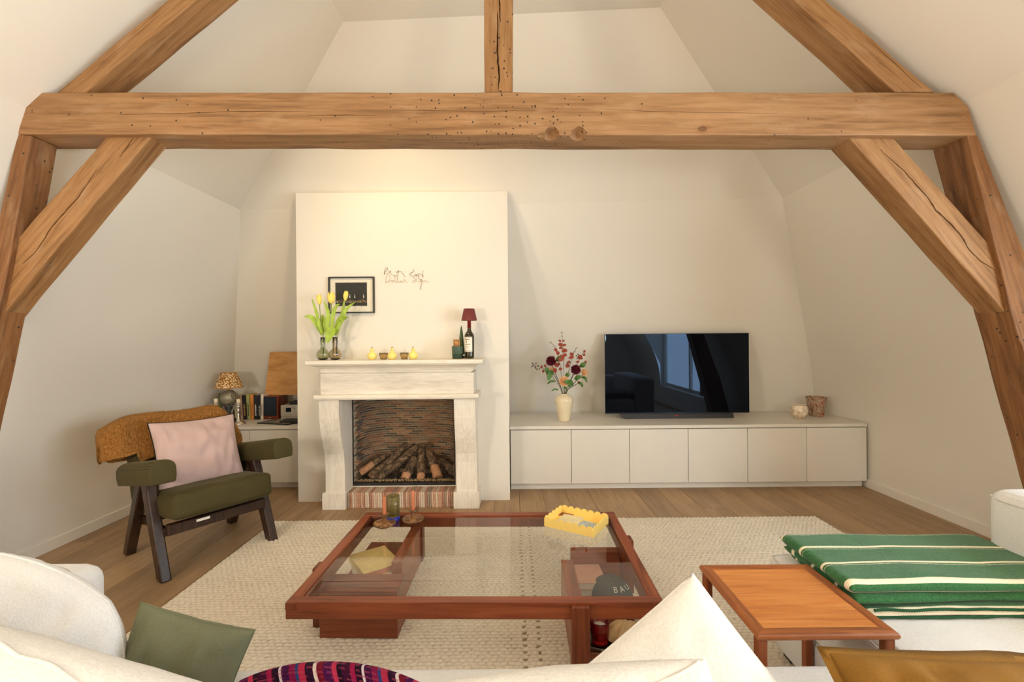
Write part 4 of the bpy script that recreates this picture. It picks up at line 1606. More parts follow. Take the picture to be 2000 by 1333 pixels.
# ------------------------------------------------------------------ television
tv = thing('television', 'large black flat television on the white worktop', 'television', (1.55, 4.285, CT))
A, B = Py(1181.5, 652.5, 4.40), Py(1463.5, 808.5, 4.40)
TY = 4.285
tx0, tx1, tz0, tz1 = 0.872, 2.232, 0.6045, 1.3575
mb = MB()
mb.box(tx0, tx1, TY + 0.004, TY + 0.012, tz0, tz1, 0.001, 1)
mb.build('back_shell', 'tv_metal', tv)
mb = MB()
mb.box(tx0 + 0.004, tx1 - 0.004, TY, TY + 0.0045, tz0 + 0.006, tz1 - 0.004)
mb.build('screen', 'tv_screen', tv)
mb = MB()
mb.box(1.15, 2.0, TY + 0.012, TY + 0.05, 0.615, 0.95, 0.008, 2)
mb.build('electronics_box', 'tv_metal', tv)
mb = MB()
sa0, sb0 = 1.000, 2.065
mb.add([(sa0, 4.262, CT + 0.042), (sb0, 4.262, CT + 0.042), (sb0, 4.245, CT + 0.0005), (sa0 + 0.065, 4.245, CT + 0.0005), (sa0, 4.40, CT + 0.042), (sb0, 4.40, CT + 0.042), (sb0, 4.41, CT + 0.0005), (sa0 + 0.065, 4.41, CT + 0.0005)],
       [[0, 1, 2, 3], [4, 7, 6, 5], [0, 3, 7, 4], [1, 5, 6, 2], [0, 4, 5, 1], [3, 2, 6, 7]])
mb.build('stand', 'tv_metal', tv)
mb = MB()
p = Py(1322, 811, 4.25)
mb.box(p.x - 0.012, p.x - 0.004, 4.250, 4.253, CT + 0.024, CT + 0.033, T=None)
mb.box(p.x - 0.002, p.x + 0.014, 4.250, 4.253, CT + 0.025, CT + 0.032)
mb.build('logo', 'logo_red', tv)

# ------------------------------------------------------------------ vase of autumn flowers
VX, VY = 0.474, 4.19
t = thing('flower_vase', 'cream glazed shouldered vase full of autumn flowers left of the television', 'vase', (VX, VY, CT))
mb = MB()
mb.lathe([(0.048, 0), (0.052, 0.006), (0.062, 0.06), (0.074, 0.12), (0.083, 0.17), (0.085, 0.195), (0.078, 0.215), (0.060, 0.232), (0.042, 0.240), (0.036, 0.244), (0.036, 0.250), (0.031, 0.249), (0.032, 0.236), (0.05, 0.2), (0.03, 0.02), (0.001, 0.015)], 40)
mb.build('body', 'cream_ceramic', t, True)
f1 = lambda u, v, y=VY: Py(1000 + u / 6.667, 640 + v / 6.667, y)
mouth = Vector((VX, VY, CT + 0.2))


def stem_to(t, tip, via=None, r=0.0028, mat='stem', ox=0.0):
    st = mouth + Vector((ox, 0, -0.12))
    nk = mouth + Vector((ox * 1.2, 0, 0.055))
    pts = smooth([st, nk] + ([via] if via is not None else [nk.lerp(tip, 0.5) + Vector((0, 0, 0.01))]) + [tip], 5)
    mb = MB()
    mb.tube(pts, r, 6)
    mb.build('stem', mat, t)
    return pts


def dahlia(label, uv, y, r, mat, dirn, ox, petals=(15, 15, 13, 12, 10, 8, 6)):
    c = f1(*uv, y)
    t = thing('dahlia', label, 'flower', tuple(mouth + Vector((0, 0, -.1))))
    stem_to(t, c + Vector((0, 0.02, -0.01)), None, 0.003, 'stem', ox)
    d = Vector(dirn).normalized()
    q = Vector((0, 0, 1)).rotation_difference(d).to_matrix()
    mb = MB()
    L = len(petals)
    for k, n in enumerate(petals):
        el = R(-28 + 108 * k / (L - 1))
        ln = r * (1 - 0.42 * k / (L - 1))
        for i in range(n):
            a = 2 * math.pi * (i + 0.5 * (k % 2)) / n + rnd.uniform(-.08, .08)
            rad_ = Vector((math.cos(a) * math.cos(el), math.sin(a) * math.cos(el), math.sin(el)))
            tan = Vector((-math.sin(a), math.cos(a), 0))
            w = ln * 0.19
            e2 = el + 0.35
            tip = Vector((math.cos(a) * math.cos(e2), math.sin(a) * math.cos(e2), math.sin(e2))) * ln
            pts = [rad_ * ln * 0.15, rad_ * ln * 0.6 + tan * w, tip * rnd.uniform(0.92, 1.05), rad_ * ln * 0.6 - tan * w, rad_ * ln * 0.55 - rad_.cross(tan) * w * 0.4]
            mb.add([c + q @ p for p in pts], [[0, 1, 4], [1, 2, 4], [2, 3, 4], [3, 0, 4]])
    mb.build('bloom', mat, t, fix=False)
    return t


def leaves(t, L, mat='green_leaf', name='leaf'):
    for pts, w in L:
        pts = smooth([f1(*p) if len(p) == 3 else f1(p[0], p[1]) for p in pts], 4)
        n = len(pts)
        mb = MB()
        mb.leaf(pts, [w * (math.sin(math.pi * min(1, 0.06 + 0.92 * i / (n - 1)))) ** 0.7 + 0.0004 for i in range(n)], (0.2, -1, 0.3), 0.2)
        mb.build(name, mat, t, fix=False)


t = dahlia('dark burgundy dahlia at the left of the bouquet', (508, 435), 4.14, 0.056, 'burgundy', (-0.35, -1, 0.35), -0.012)
leaves(t, [([(590, 445, 4.17), (605, 410, 4.15), (632, 374, 4.14)], 0.022), ([(540, 590, 4.16), (500, 600, 4.14), (470, 690, 4.12)], 0.027)])
t = dahlia('dark burgundy dahlia at the right of the bouquet', (832, 550), 4.12, 0.056, 'burgundy', (0.3, -1, 0.25), 0.014)
leaves(t, [([(820, 680, 4.14), (860, 650, 4.1), (905, 640, 4.1)], 0.02), ([(800, 735, 4.12), (760, 745, 4.1), (730, 775, 4.1)], 0.018), ([(900, 520, 4.16), (920, 490, 4.14), (960, 470, 4.14)], 0.024)])
t = dahlia('pale peach dahlia at the front of the bouquet, lowest bloom', (678, 700), 4.10, 0.056, 'peach', (0.0, -1, 0.2), 0.002)
leaves(t, [([(790, 705, 4.08), (735, 712, 4.045), (676, 705, 4.04)], 0.021), ([(700, 640, 4.15), (725, 615, 4.14), (745, 600, 4.14)], 0.02), ([(680, 770, 4.1), (690, 790, 4.09), (720, 782, 4.09)], 0.011)])
t = dahlia('pale peach dahlia at the right edge of the bouquet', (945, 585), 4.18, 0.042, 'peach', (0.8, -1, 0.2), 0.018)
leaves(t, [([(905, 650, 4.18), (950, 660, 4.16), (975, 720, 4.15)], 0.013), ([(860, 720, 4.12), (900, 735, 4.11), (918, 782, 4.1)], 0.015)])
t = dahlia('small magenta bud low at the right of the bouquet', (868, 714), 4.11, 0.016, 'burgundy', (0.5, -1, 0.4), 0.012, (7, 6, 5, 4))
t = dahlia('small peach dahlia half hidden behind the left burgundy one', (520, 545), 4.2, 0.034, 'peach', (-0.5, -1, 0.3), -0.012, (12, 12, 10, 8))
leaves(t, [([(560, 705, 4.16), (510, 700, 4.14), (458, 738, 4.14)], 0.011), ([(605, 815, 4.17), (560, 805, 4.16), (515, 830, 4.16)], 0.008), ([(470, 600, 4.15), (450, 550, 4.13), (430, 525, 4.13)], 0.022)])


def eucalyptus(label, tip, via, ox, lv, small):
    t = thing('eucalyptus_sprig', label, 'foliage', tuple(mouth + Vector((0, 0, -.1))))
    stem_to(t, f1(*tip), f1(*via), 0.002, 'stem', ox)
    for (a, b, w) in lv:
        leaves(t, [([a, tuple((x + y) / 2 for x, y in zip(a, b)), b], w)], 'euca')
    mb = MB()
    for u, v, s in small:
        c = f1(u, v, tip[2])
        mb.leaf([c - Vector((s, 0, 0)), c, c + Vector((s, 0, 0))], [0.001, 0.004, 0.001], (0, -0.4, 1))
    mb.build('top_leaves', 'stem', t, fix=False)


eucalyptus('tall russet eucalyptus sprig rising from the middle of the bouquet', (645, 60, 4.2), (665, 320, 4.19), 0.004,
           [((655, 225, 4.18), (600, 225, 4.15), 0.018), ((655, 235, 4.18), (708, 225, 4.16), 0.012), ((660, 265, 4.18), (610, 270, 4.15), 0.012), ((650, 300, 4.18), (720, 310, 4.14), 0.022), ((665, 360, 4.16), (620, 440, 4.13), 0.026), ((665, 360, 4.16), (712, 368, 4.13), 0.02), ((640, 180, 4.19), (605, 170, 4.18), 0.012), ((650, 180, 4.19), (690, 170, 4.18), 0.008)],
           [(650, 65, 0.018), (650, 115, 0.018), (612, 130, 0.01)])
eucalyptus('russet eucalyptus sprig leaning left in the bouquet', (493, 185, 4.2), (600, 340, 4.2), -0.006,
           [((590, 300, 4.19), (545, 285, 4.17), 0.016), ((600, 310, 4.19), (590, 358, 4.16), 0.018), ((600, 480, 4.18), (555, 500, 4.15), 0.022), ((600, 480, 4.18), (622, 470, 4.16), 0.016), ((610, 540, 4.18), (655, 545, 4.16), 0.014), ((560, 590, 4.17), (560, 530, 4.15), 0.018)],
           [(500, 205, 0.01), (535, 250, 0.014)])
eucalyptus('russet eucalyptus sprig leaning right in the bouquet', (840, 262, 4.21), (770, 430, 4.2), 0.008,
           [((800, 370, 4.19), (752, 335, 4.17), 0.018), ((805, 385, 4.19), (735, 402, 4.16), 0.014), ((740, 480, 4.19), (700, 520, 4.16), 0.018), ((760, 450, 4.19), (720, 455, 4.17), 0.014), ((860, 400, 4.2), (915, 370, 4.17), 0.02), ((880, 400, 4.2), (920, 410, 4.17), 0.014), ((840, 440, 4.2), (870, 460, 4.17), 0.018)],
           [(845, 268, 0.014), (818, 318, 0.014)])


def berries(label, tip, via, ox, dots, big):
    t = thing('berry_sprig', label, 'foliage', tuple(mouth + Vector((0, 0, -.1))))
    stem_to(t, f1(*tip), f1(*via), 0.0018, 'stem', ox)
    for u, v in dots:
        mb = MB()
        mb.ball(f1(u, v, tip[2] - 0.01), 0.0075, 1, jit=0.1)
        mb.build('berry', 'berry', t)
    for u, v in big:
        mb = MB()
        mb.ball(f1(u, v, tip[2] - 0.01), 0.0125, 2, sq=(0.95, 0.95, 1.1))
        mb.build('rose_hip', 'euca', t)


berries('sprig of dark berries pointing far left out of the bouquet', (265, 480, 4.18), (480, 590, 4.18), -0.015, [(270, 468), (262, 510), (285, 495), (312, 470), (300, 515), (325, 545), (340, 498), (358, 540), (310, 530)], [(384, 512), (408, 570), (432, 500), (460, 605)])
berries('sprig of rose hips at the upper right of the bouquet', (944, 300, 4.2), (850, 480, 4.2), 0.014, [(838, 370), (860, 350), (866, 376), (850, 405), (900, 405), (720, 462)], [(944, 312), (940, 356), (958, 450), (885, 380)])

# ------------------------------------------------------------------ small votives at the right end
p = Pz(1561, 817, CT)
mb = MB()
mb.lathe([(0.030, 0), (0.045, 0.008), (0.066, 0.035), (0.074, 0.065), (0.072, 0.095), (0.062, 0.118), (0.058, 0.122), (0.054, 0.118), (0.06, 0.09), (0.06, 0.06), (0.045, 0.03), (0.001, 0.026)], 14, sm=False)
o = mb.build('stone_votive', 'onyx')
o.location = (p.x, p.y, CT)
tag(o, 'round facetted pale stone votive at the right end of the worktop', 'candle holder')
p = Pz(1594.5, 813, CT)
mb = MB()
mb.lathe([(0.060, 0), (0.062, 0.004), (0.088, 0.178), (0.090, 0.182), (0.085, 0.182), (0.060, 0.014), (0.001, 0.012)], 32)
o = mb.build('glass_votive', 'mottled')
o.location = (p.x, p.y, CT)
tag(o, 'flared mottled red and grey glass votive beside the stone one', 'candle holder')

# ================================================================== LEFT COUNTER
gb = lambda u, v, y: Py(410 + u / 18.18, 760 + v / 18.18, y)
# books: top-left u, top-right u, top v, foot shift, colour, lettering
books = [(300, 398, 160, 60, (84, 98, 44), None, 'olive green book at the far left end of the book row', 'tall'),
         (400, 458, 225, 55, (92, 78, 96), None, 'slim greyish purple book beside the olive green one', ''),
         (460, 560, 265, 60, (40, 28, 24), 'bar', 'dark brown book with a ragged golden spine title', ''),
         (590, 640, 330, 70, (44, 52, 84), None, 'slim navy book behind the lamp foot', ''),
         (642, 728, 380, 60, (70, 92, 98), None, 'slate blue and green book behind the lamp foot', ''),
         (730, 832, 330, 30, (62, 46, 44), 'red', 'dark book with a red figure on its spine behind the lamp', ''),
         (842, 975, 300, 40, (214, 200, 168), None, 'thick cream book behind the front candlestick', ''),
         (1040, 1118, 240, 55, (196, 160, 138), 'dark', 'pinkish book right of the front candlestick', ''),
         (1120, 1270, 235, 65, (28, 24, 22), 'gold', 'thick black book with a gold spine title, right of the lamp', ''),
         (1272, 1392, 200, 60, (166, 166, 104), 'dark', 'lime green book with dark spine title', ''),
         (1414, 1532, 228, 35, (220, 142, 64), 'DE HULP', 'orange book with DE HULP on the spine', ''),
         (1545, 1692, 230, 15, (30, 30, 40), 'white', 'dark navy book with white spine title, right of the orange one', ''),
         (1695, 1798, 230, 10, (18, 18, 20), 'DE NACHT', 'black book with big white spine title, second from the speaker', ''),
         (1802, 1900, 200, -10, (226, 214, 200), 'dark', 'slim white book next to the speaker', '')]
M['inkwhite'] = flat('white_spine_ink', srgb(222, 216, 202), 0.6)
M['inkgold'] = flat('gold_spine_ink', srgb(190, 146, 70), 0.5)
M['inkred'] = flat('red_spine_ink', srgb(176, 52, 52), 0.6)
M['inkorange'] = flat('dark_orange_ink', srgb(150, 76, 28), 0.6)
BY = 4.40
for i, (a, b_, vt, sh, c, txt, lab, _) in enumerate(books):
    A, B = gb(a, vt, BY), gb(b_, vt, BY)
    foot = gb(a + sh, 1070, BY)
    w = B.x - A.x
    h = A.z - CT
    ang = math.atan2(A.x - foot.x, h)
    cx = foot.x + w / 2
    t = thing('book', lab, 'book', (cx, BY, CT), 0, 'books on the left worktop')
    mk = 'book%d' % i
    M[mk] = flat('book_cover_%d' % i, srgb(*c), 0.55, 0, 0.08, 60)
    T = Matrix.Translation((cx, BY, CT + 0.0005 + abs(math.sin(ang)) * w / 2)) @ Matrix.Rotation(ang, 4, 'Y')
    w *= 0.94
    dp = 0.135
    mb = MB()
    mb.box(-w / 2, w / 2, 0, 0.004, 0, h, 0.0012, 1, T=T)
    mb.box(-w / 2, -w / 2 + 0.002, 0.004, dp, 0, h, T=T)
    mb.box(w / 2 - 0.002, w / 2, 0.004, dp, 0, h, T=T)
    mb.build('cover', mk, t)
    mb = MB()
    mb.box(-w / 2 + 0.002, w / 2 - 0.002, 0.004, dp - 0.004, 0.003, h - 0.003, T=T)
    mb.build('pages', 'paper', t)
    if txt in ('DE HULP', 'DE NACHT'):
        TT = T @ Matrix.Translation((0, -0.0006, h * (0.40 if txt == 'DE HULP' else 0.36))) @ FRONT @ Matrix.Rotation(R(-90), 4, 'Z')
        text('spine_title', txt, w * (0.92 if txt == 'DE HULP' else 0.74), 'inkorange' if txt == 'DE HULP' else 'inkwhite', t, TT)
    elif txt:
        mb = MB()
        mt = {'white': 'inkwhite', 'gold': 'inkgold', 'red': 'inkred', 'dark': 'ink', 'bar': 'inkgold'}[txt]
        z = h * 0.16
        while z < h * 0.62:
            l = rnd.uniform(0.004, 0.009)
            mb.box(-w * 0.22, -w * 0.22 + w * rnd.uniform(0.28, 0.42), -0.0006, -0.0001, z, z + l, T=T)
            z += l + 0.003
        mb.build('spine_print', mt, t)
# table lamp with speckled shade on a crackled glass globe
lx, ly = -2.672, 4.29
t = thing('table_lamp', 'small table lamp with speckled tan shade on a crackled glass globe', 'lamp', (lx, ly, CT))
mb = MB()
mb.lathe([(0.075, 0.0), (0.074, 0.004), (0.050, 0.03), (0.030, 0.075), (0.028, 0.095), (0.046, 0.13), (0.052, 0.152)], 32)
mb.build('glass_foot', 'clearglass', t, True)
mb = MB()
mb.lathe([(0.001, 0.152)] + [(0.074 * math.sin(a), 0.226 - 0.074 * math.cos(a)) for a in [0.3 + 2.55 * k / 14 for k in range(15)]], 32, cap0=False)
mb.build('globe', 'mercury', t, True)
mb = MB()
mb.lathe([(0.010, 0.296), (0.012, 0.30), (0.009, 0.31), (0.007, 0.345), (0.007, 0.38)], 14)
mb.build('neck', 'inkgold', t, True)
mb = MB()
mb.lathe([(0.118, 0.322), (0.0665, 0.463), (0.0645, 0.463), (0.116, 0.322)], 48, cap0=False, cap1=False, rib=0.006, ribs=24)
mb.build('shade', 'shade', t, True)
mb = MB()
mb.tube([(0.1175 * math.cos(k * math.pi / 24), 0.1175 * math.sin(k * math.pi / 24), 0.325) for k in range(48)], 0.0035, 6, True)
mb.tube([(0.0665 * math.cos(k * math.pi / 24), 0.0665 * math.sin(k * math.pi / 24), 0.462) for k in range(48)], 0.0030, 6, True)
mb.build('shade_trim', 'shade_trim', t, True)


def candlestick(u, vb, y, label, lab2):
    p = Py(u, vb, y)
    t = thing('candlestick', label, 'candlestick', (p.x, y, CT), 0, 'silver candlesticks')
    k = 1.0
    mb = MB()
    mb.lathe([(0.066, 0), (0.066, 0.006), (0.056, 0.012), (0.050, 0.016), (0.032, 0.022), (0.020, 0.032), (0.017, 0.045), (0.011, 0.05), (0.014, 0.062), (0.009, 0.068), (0.013, 0.12), (0.017, 0.13), (0.010, 0.137), (0.014, 0.146), (0.018, 0.165), (0.014, 0.172), (0.036, 0.178), (0.036, 0.181), (0.014, 0.181)], 6)
    mb.build('stick', 'silver', t, True)
    mb = MB()
    mb.lathe([(0.0165, 0.1812), (0.0165, 0.226), (0.014, 0.229), (0.001, 0.228)], 18)
    mb.tube([(0, 0, 0.228), (0.001, 0, 0.237)], 0.001, 5)
    o = mb.build('stub_candle', 'wax')
    o.location = (p.x, y, CT)
    tag(o, lab2, 'candle', 'ivory candle stubs')


candlestick(466, 828, 4.165, 'silver candlestick in front of the books', 'ivory candle stub in the silver candlestick in front of the books')
candlestick(422, 824, 4.20, 'silver candlestick at the far left, half behind the armchair', 'ivory candle stub in the silver candlestick at the far left')
# speaker, stereo, plywood board, magazines
t = thing('speaker', 'small bookshelf speaker with dark blue cloth front and cherry cabinet', 'speaker', (-2.33, 4.47, CT))
A, B = Py(513.5, 775, 4.40), Py(539.5, 818, 4.40)
sx0, sx1, sh_ = A.x, B.x + 0.005, 0.222
mb = MB()
mb.box(sx0, sx1 + 0.012, 4.408, 4.60, CT, CT + sh_, 0.002, 1)
M['cherry'] = wood('cherry_veneer', srgb(84, 32, 16), srgb(120, 50, 26), srgb(146, 68, 38), grain=20, axis=2, rough=0.35)
mb.build('cabinet', 'cherry', t)
M['bluecloth'] = fabric('navy_speaker_cloth', srgb(44, 50, 62), 500, 0.2)
mb = MB()
mb.box(sx0 + 0.004, sx1 - 0.002, 4.40, 4.409, CT + 0.035, CT + sh_ - 0.004, 0.003, 2)
mb.build('grille', 'bluecloth', t)
mb = MB()
mb.box((sx0 + sx1) / 2 - 0.01, (sx0 + sx1) / 2 + 0.01, 4.4065, 4.4085, CT + 0.016, CT + 0.02)
mb.build('badge', 'silver', t)
t = thing('stereo', 'small silver stereo with a black display beside the speaker', 'stereo', (-2.1, 4.45, CT))
A, B = Py(548, 792.5, 4.36), Py(590, 817, 4.36)
M['silverplastic'] = flat('silver_plastic', srgb(196, 190, 178), 0.35, 0.3, 0.03)
mb = MB()
mb.box(A.x, B.x + 0.02, 4.36, 4.60, CT + 0.034, A.z, 0.003, 2)
mb.build('tuner', 'silverplastic', t)
mb = MB()
mb.box(A.x, B.x + 0.02, 4.365, 4.60, CT + 0.003, CT + 0.033, 0.002, 1)
mb.build('disc_drawer', 'silverplastic', t)
C, D = Py(558.5, 797, 4.359), Py(568.5, 805, 4.359)
mb = MB()
mb.box(C.x, D.x, 4.358, 4.361, D.z, C.z)
mb.build('display', 'tv_screen', t)
for k, (bu, bv) in enumerate(((570, 795.5), (573, 795.5), (576, 795.5), (573, 798), (576, 798), (576, 801))):
    q = Py(bu, bv, 4.359)
    mb = MB()
    mb.box(q.x - 0.004, q.x + 0.004, 4.357, 4.361, q.z - 0.003, q.z + 0.003, 0.001, 1)
    mb.build('button', 'ink', t)
mb = MB()
A2, B2 = Py(565, 784, 4.42), Py(590, 789, 4.42)
mb.box(A2.x, B2.x + 0.02, 4.42, 4.56, A.z + 0.001, A.z + 0.03, 0.003, 1)
o = mb.build('media_box', 'black')
tag(o, 'small black box lying on the silver stereo', 'box')
mb = MB()
cable = smooth([Vector((-2.16, 4.5, A.z + 0.035)), Vector((-2.10, 4.48, A.z + 0.075)), Vector((-2.02, 4.5, A.z + 0.085)), Vector((-1.95, 4.55, A.z + 0.05))], 6)
mb.tube(cable, 0.002, 5)
tag(mb.build('cable', 'black'), 'thin black cable looping above the stereo', 'cable')
bt = thing('plywood_board', 'tall plywood board leaning on the sloping wall above the speaker', 'board', (-2.2, 4.45, CT + sh_))
q0, q1 = Py(517, 775, 4.50), Py(527, 688, 4.50)
mb = MB()
mb.prism([(q0.x, CT + sh_ + 0.001), (-1.79, CT + sh_ + 0.001), (-1.79, q1.z), (q1.x, q1.z)], 4.50, 4.516, 'y', 0.001, 1)
mb.build('panel', 'ply', bt)
p = Pz(500, 829, CT)
t = thing('magazine', 'glossy black and white magazine lying open on the left worktop', 'magazine', (-2.16, 4.2, CT))
T = Matrix.Translation((-2.15, 4.215, CT)) @ Matrix.Rotation(R(-16), 4, 'Z')
mb = MB()
mb.box(-0.17, 0.17, -0.10, 0.10, 0.0005, 0.010, 0.001, 1, T=T)
mb.build('cover', 'black', t)
M['photo_print'] = flat('grey_photo_print', srgb(150, 140, 124), 0.2, 0, 0.5, 18)
mb = MB()
mb.box(-0.11, 0.16, -0.08, 0.085, 0.010, 0.0145, T=T)
mb.build('page', 'photo_print', t)
T = Matrix.Translation((-2.0, 4.20, CT + 0.0145)) @ Matrix.Rotation(R(10), 4, 'Z')
mb = MB()
mb.box(-0.12, 0.12, -0.07, 0.07, 0.0, 0.018, 0.002, 1, T=T)
o = mb.build('notebook', 'ink')
tag(o, 'black notebook lying across the open magazine', 'book')
# ================================================================== RUG
RX0, RX1, RY0, RY1 = -1.735, 2.19, 0.75, 3.30
def make_rug():
    st = 0.0072
    nx, ny = int((RX1 - RX0) / st), int((RY1 - RY0) / st)
    vs, val = [], []
    nz = noise.noise
    for i in range(nx + 1):
        x = RX0 + (RX1 - RX0) * i / nx
        for j in range(ny + 1):
            y = RY0 + (RY1 - RY0) * j / ny
            wx = x + 0.006 * nz(Vector((x * 30, y * 30, 0)))
            wy = y + 0.005 * nz(Vector((x * 26, y * 26, 9)))
            row = math.floor(wy / 0.021)
            fy = wy / 0.021 - row
            fx = wx / 0.030 + 0.5 * (row % 2) + 0.35 * nz(Vector((row * 3.3, wx * 5, 2)))
            kx = math.floor(fx)
            fx -= kx
            hsh = 0.5 + 0.5 * nz(Vector((kx * 1.73, row * 2.31, 5.5)))
            h = (math.sin(math.pi * fy) ** 0.6) * (0.35 + 0.65 * math.sin(math.pi * fx) ** 0.5)
            h *= 0.75 + 0.35 * hsh
            # rows of small openings along the length
            for lx_ in (0.045, 0.105):
                d = abs(x - lx_ - 0.006 * nz(Vector((y * 6, lx_ * 9, 1))))
                if d < 0.009 and fy > 0.3 and (row % 2):
                    h *= 0.12
            e = min(x - RX0, RX1 - x, y - RY0, RY1 - y)
            eh = min(1, max(0.0, e / 0.012))
            vs.append((x, y, 0.002 + (0.004 + 0.012 * h) * eh))
            val.append(h)
    fs = [(i * (ny + 1) + j, (i + 1) * (ny + 1) + j, (i + 1) * (ny + 1) + j + 1, i * (ny + 1) + j + 1) for i in range(nx) for j in range(ny)]
    me = bpy.data.meshes.new('rug')
    me.from_pydata(vs, [], fs)
    at = me.attributes.new('pile', 'FLOAT', 'POINT')
    at.data.foreach_set('value', val)
    me.materials.append(M['rug'])
    me.polygons.foreach_set('use_smooth', [True] * len(me.polygons))
    return link('rug', me)


tag(make_rug(), 'large cream chunky woven rug under the coffee table', 'rug')
RZ = 0.017      # rug surface

# ================================================================== COFFEE TABLE
GZ = 0.284
ct = thing('coffee_table', 'large low red-brown wooden coffee table with a glass top', 'table', (-0.15, 2.23, RZ - 0.004), R(-0.9))
TX0, TX1, TY0, TY1 = -0.735, 0.735, -0.468, 0.466      # local
rw, rz0, rz1 = 0.046, 0.226 - RZ, 0.292 - RZ
mb = MB()
mb.box(TX0, TX1, TY0, TY0 + rw, rz0, rz1, 0.0025, 2)
mb.build('rail', 'padauk', ct, True)
mb = MB()
mb.box(TX0, TX1, TY1 - rw, TY1, rz0, rz1, 0.0025, 2)
mb.build('rail', 'padauk', ct, True)
for x0 in (TX0, TX1 - rw):
    mb = MB()
    mb.box(x0 + 0.0005, x0 + rw - 0.0005, TY0 + rw, TY1 - rw, rz0, rz1 - 0.0005, 0.0025, 2)
    mb.build('rail', 'padauk_y', ct, True)
# dark joint tongues showing at the front corners
for xa, xb in ((TX0 - 0.001, TX0 + rw * 0.95), (TX1 - rw * 0.95, TX1 + 0.001)):
    mb = MB()
    mb.box(xa, xb, TY0 - 0.001, TY0 + 0.02, rz1 - 0.03, rz1 - 0.002, 0.001, 1)
    mb.build('corner_joint', 'padauk_z', ct, True)
mb = MB()
mb.box(TX0 + rw - 0.006, TX1 - rw + 0.006, TY0 + rw - 0.006, TY1 - rw + 0.006, GZ - RZ - 0.010, GZ - RZ)
mb.build('glass_top', 'tabletop_glass', ct, True)
mb = MB()
for a, b, c, d in ((TX0 + rw, TX1 - rw, TY0 + rw, TY0 + rw + 0.008), (TX0 + rw, TX1 - rw, TY1 - rw - 0.008, TY1 - rw), (TX0 + rw, TX0 + rw + 0.008, TY0 + rw, TY1 - rw), (TX1 - rw - 0.008, TX1 - rw, TY0 + rw, TY1 - rw)):
    mb.box(a, b, c, d, rz0, GZ - RZ - 0.0105)
mb.build('rebate', 'padauk_z', ct, True)
# four posts lapped over the rails, each with a panel (pinwheel base)
pw = 0.07
ph = rz1 - 0.008
posts = [(0.376, 0.446, TY0 - 0.022, TY0 + 0.04), (-0.46, -0.39, TY1 - 0.04, TY1 + 0.022)]
for x0, x1, y0, y1 in posts:
    mb = MB()
    mb.box(x0, x1, y0, y1, 0, ph, 0.003, 2)
    mb.build('leg', 'padauk_z', ct, True)
for x0, x1, y0, y1 in ((TX0 - 0.022, TX0 + 0.04, -0.19, -0.12), (TX1 - 0.04, TX1 + 0.022, 0.09, 0.16)):
    mb = MB()
    mb.box(x0, x1, y0, y1, 0, ph, 0.003, 2)
    mb.build('leg', 'padauk_z', ct, True)
for x0, x1, y0, y1 in ((0.382, 0.44, TY0 + 0.041, 0.02), (-0.452, -0.40, 0.0, TY1 - 0.041)):
    mb = MB()
    mb.box(x0, x1, y0, y1, 0, rz0 - 0.002, 0.002, 1)
    mb.build('side_panel', 'padauk_y', ct, True)
for x0, x1, y0, y1 in ((TX0 + 0.041, -0.353, -0.262, -0.115), (0.44, TX1 - 0.041, 0.10, 0.155)):
    mb = MB()
    mb.box(x0, x1, y0, y1, 0, rz0 - 0.002, 0.002, 1)
    mb.build('end_panel', 'padauk', ct, True)
# low shelves inside the two corners
mb = MB()
mb.box(0.4405, TX1 - 0.05, TY0 + 0.05, 0.0995, 0.02, 0.045, 0.002, 1)
mb.build('shelf', 'padauk', ct, True)
mb = MB()
mb.box(TX0 + 0.05, -0.4525, -0.1145, TY1 - 0.06, 0.10, 0.125, 0.002, 1)
mb.build('shelf', 'padauk', ct, True)
CTM = ROOTM[ct.name]


def on_table(u, v, z=GZ):
    return Pz(u, v, z)


# books under the glass, left
for k, (dz, w, d, h, c, a, lab) in enumerate(((0.1215, 0.20, 0.25, 0.020, (216, 208, 196), 24, 'white and black book under the yellow one beneath the glass'),
                                              (0.142, 0.19, 0.24, 0.030, (214, 186, 116), 36, 'pale yellow book on the stack beneath the glass, left'))):
    mk = 'tb%d' % k
    M[mk] = flat('low_book_cover_%d' % k, srgb(*c), 0.6, 0, 0.1)
    c0 = CTM @ Vector((-0.565, 0.075 + 0.02 * k, 0))
    t = thing('book', lab, 'book', (c0.x, c0.y, dz + RZ), R(a), 'books beneath the glass')
    mb = MB()
    mb.box(-w / 2, w / 2, -d / 2, d / 2, 0.0, 0.002)
    mb.box(-w / 2, w / 2, -d / 2, d / 2, h - 0.002, h)
    mb.box(-w / 2, -w / 2 + 0.002, -d / 2, d / 2, 0.002, h - 0.002)
    mb.build('cover', mk, t, True)
    mb = MB()
    mb.box(-w / 2 + 0.002, w / 2 - 0.004, -d / 2 + 0.003, d / 2 - 0.003, 0.002, h - 0.002)
    mb.build('pages', 'peachwax' if k else 'paper', t, True)
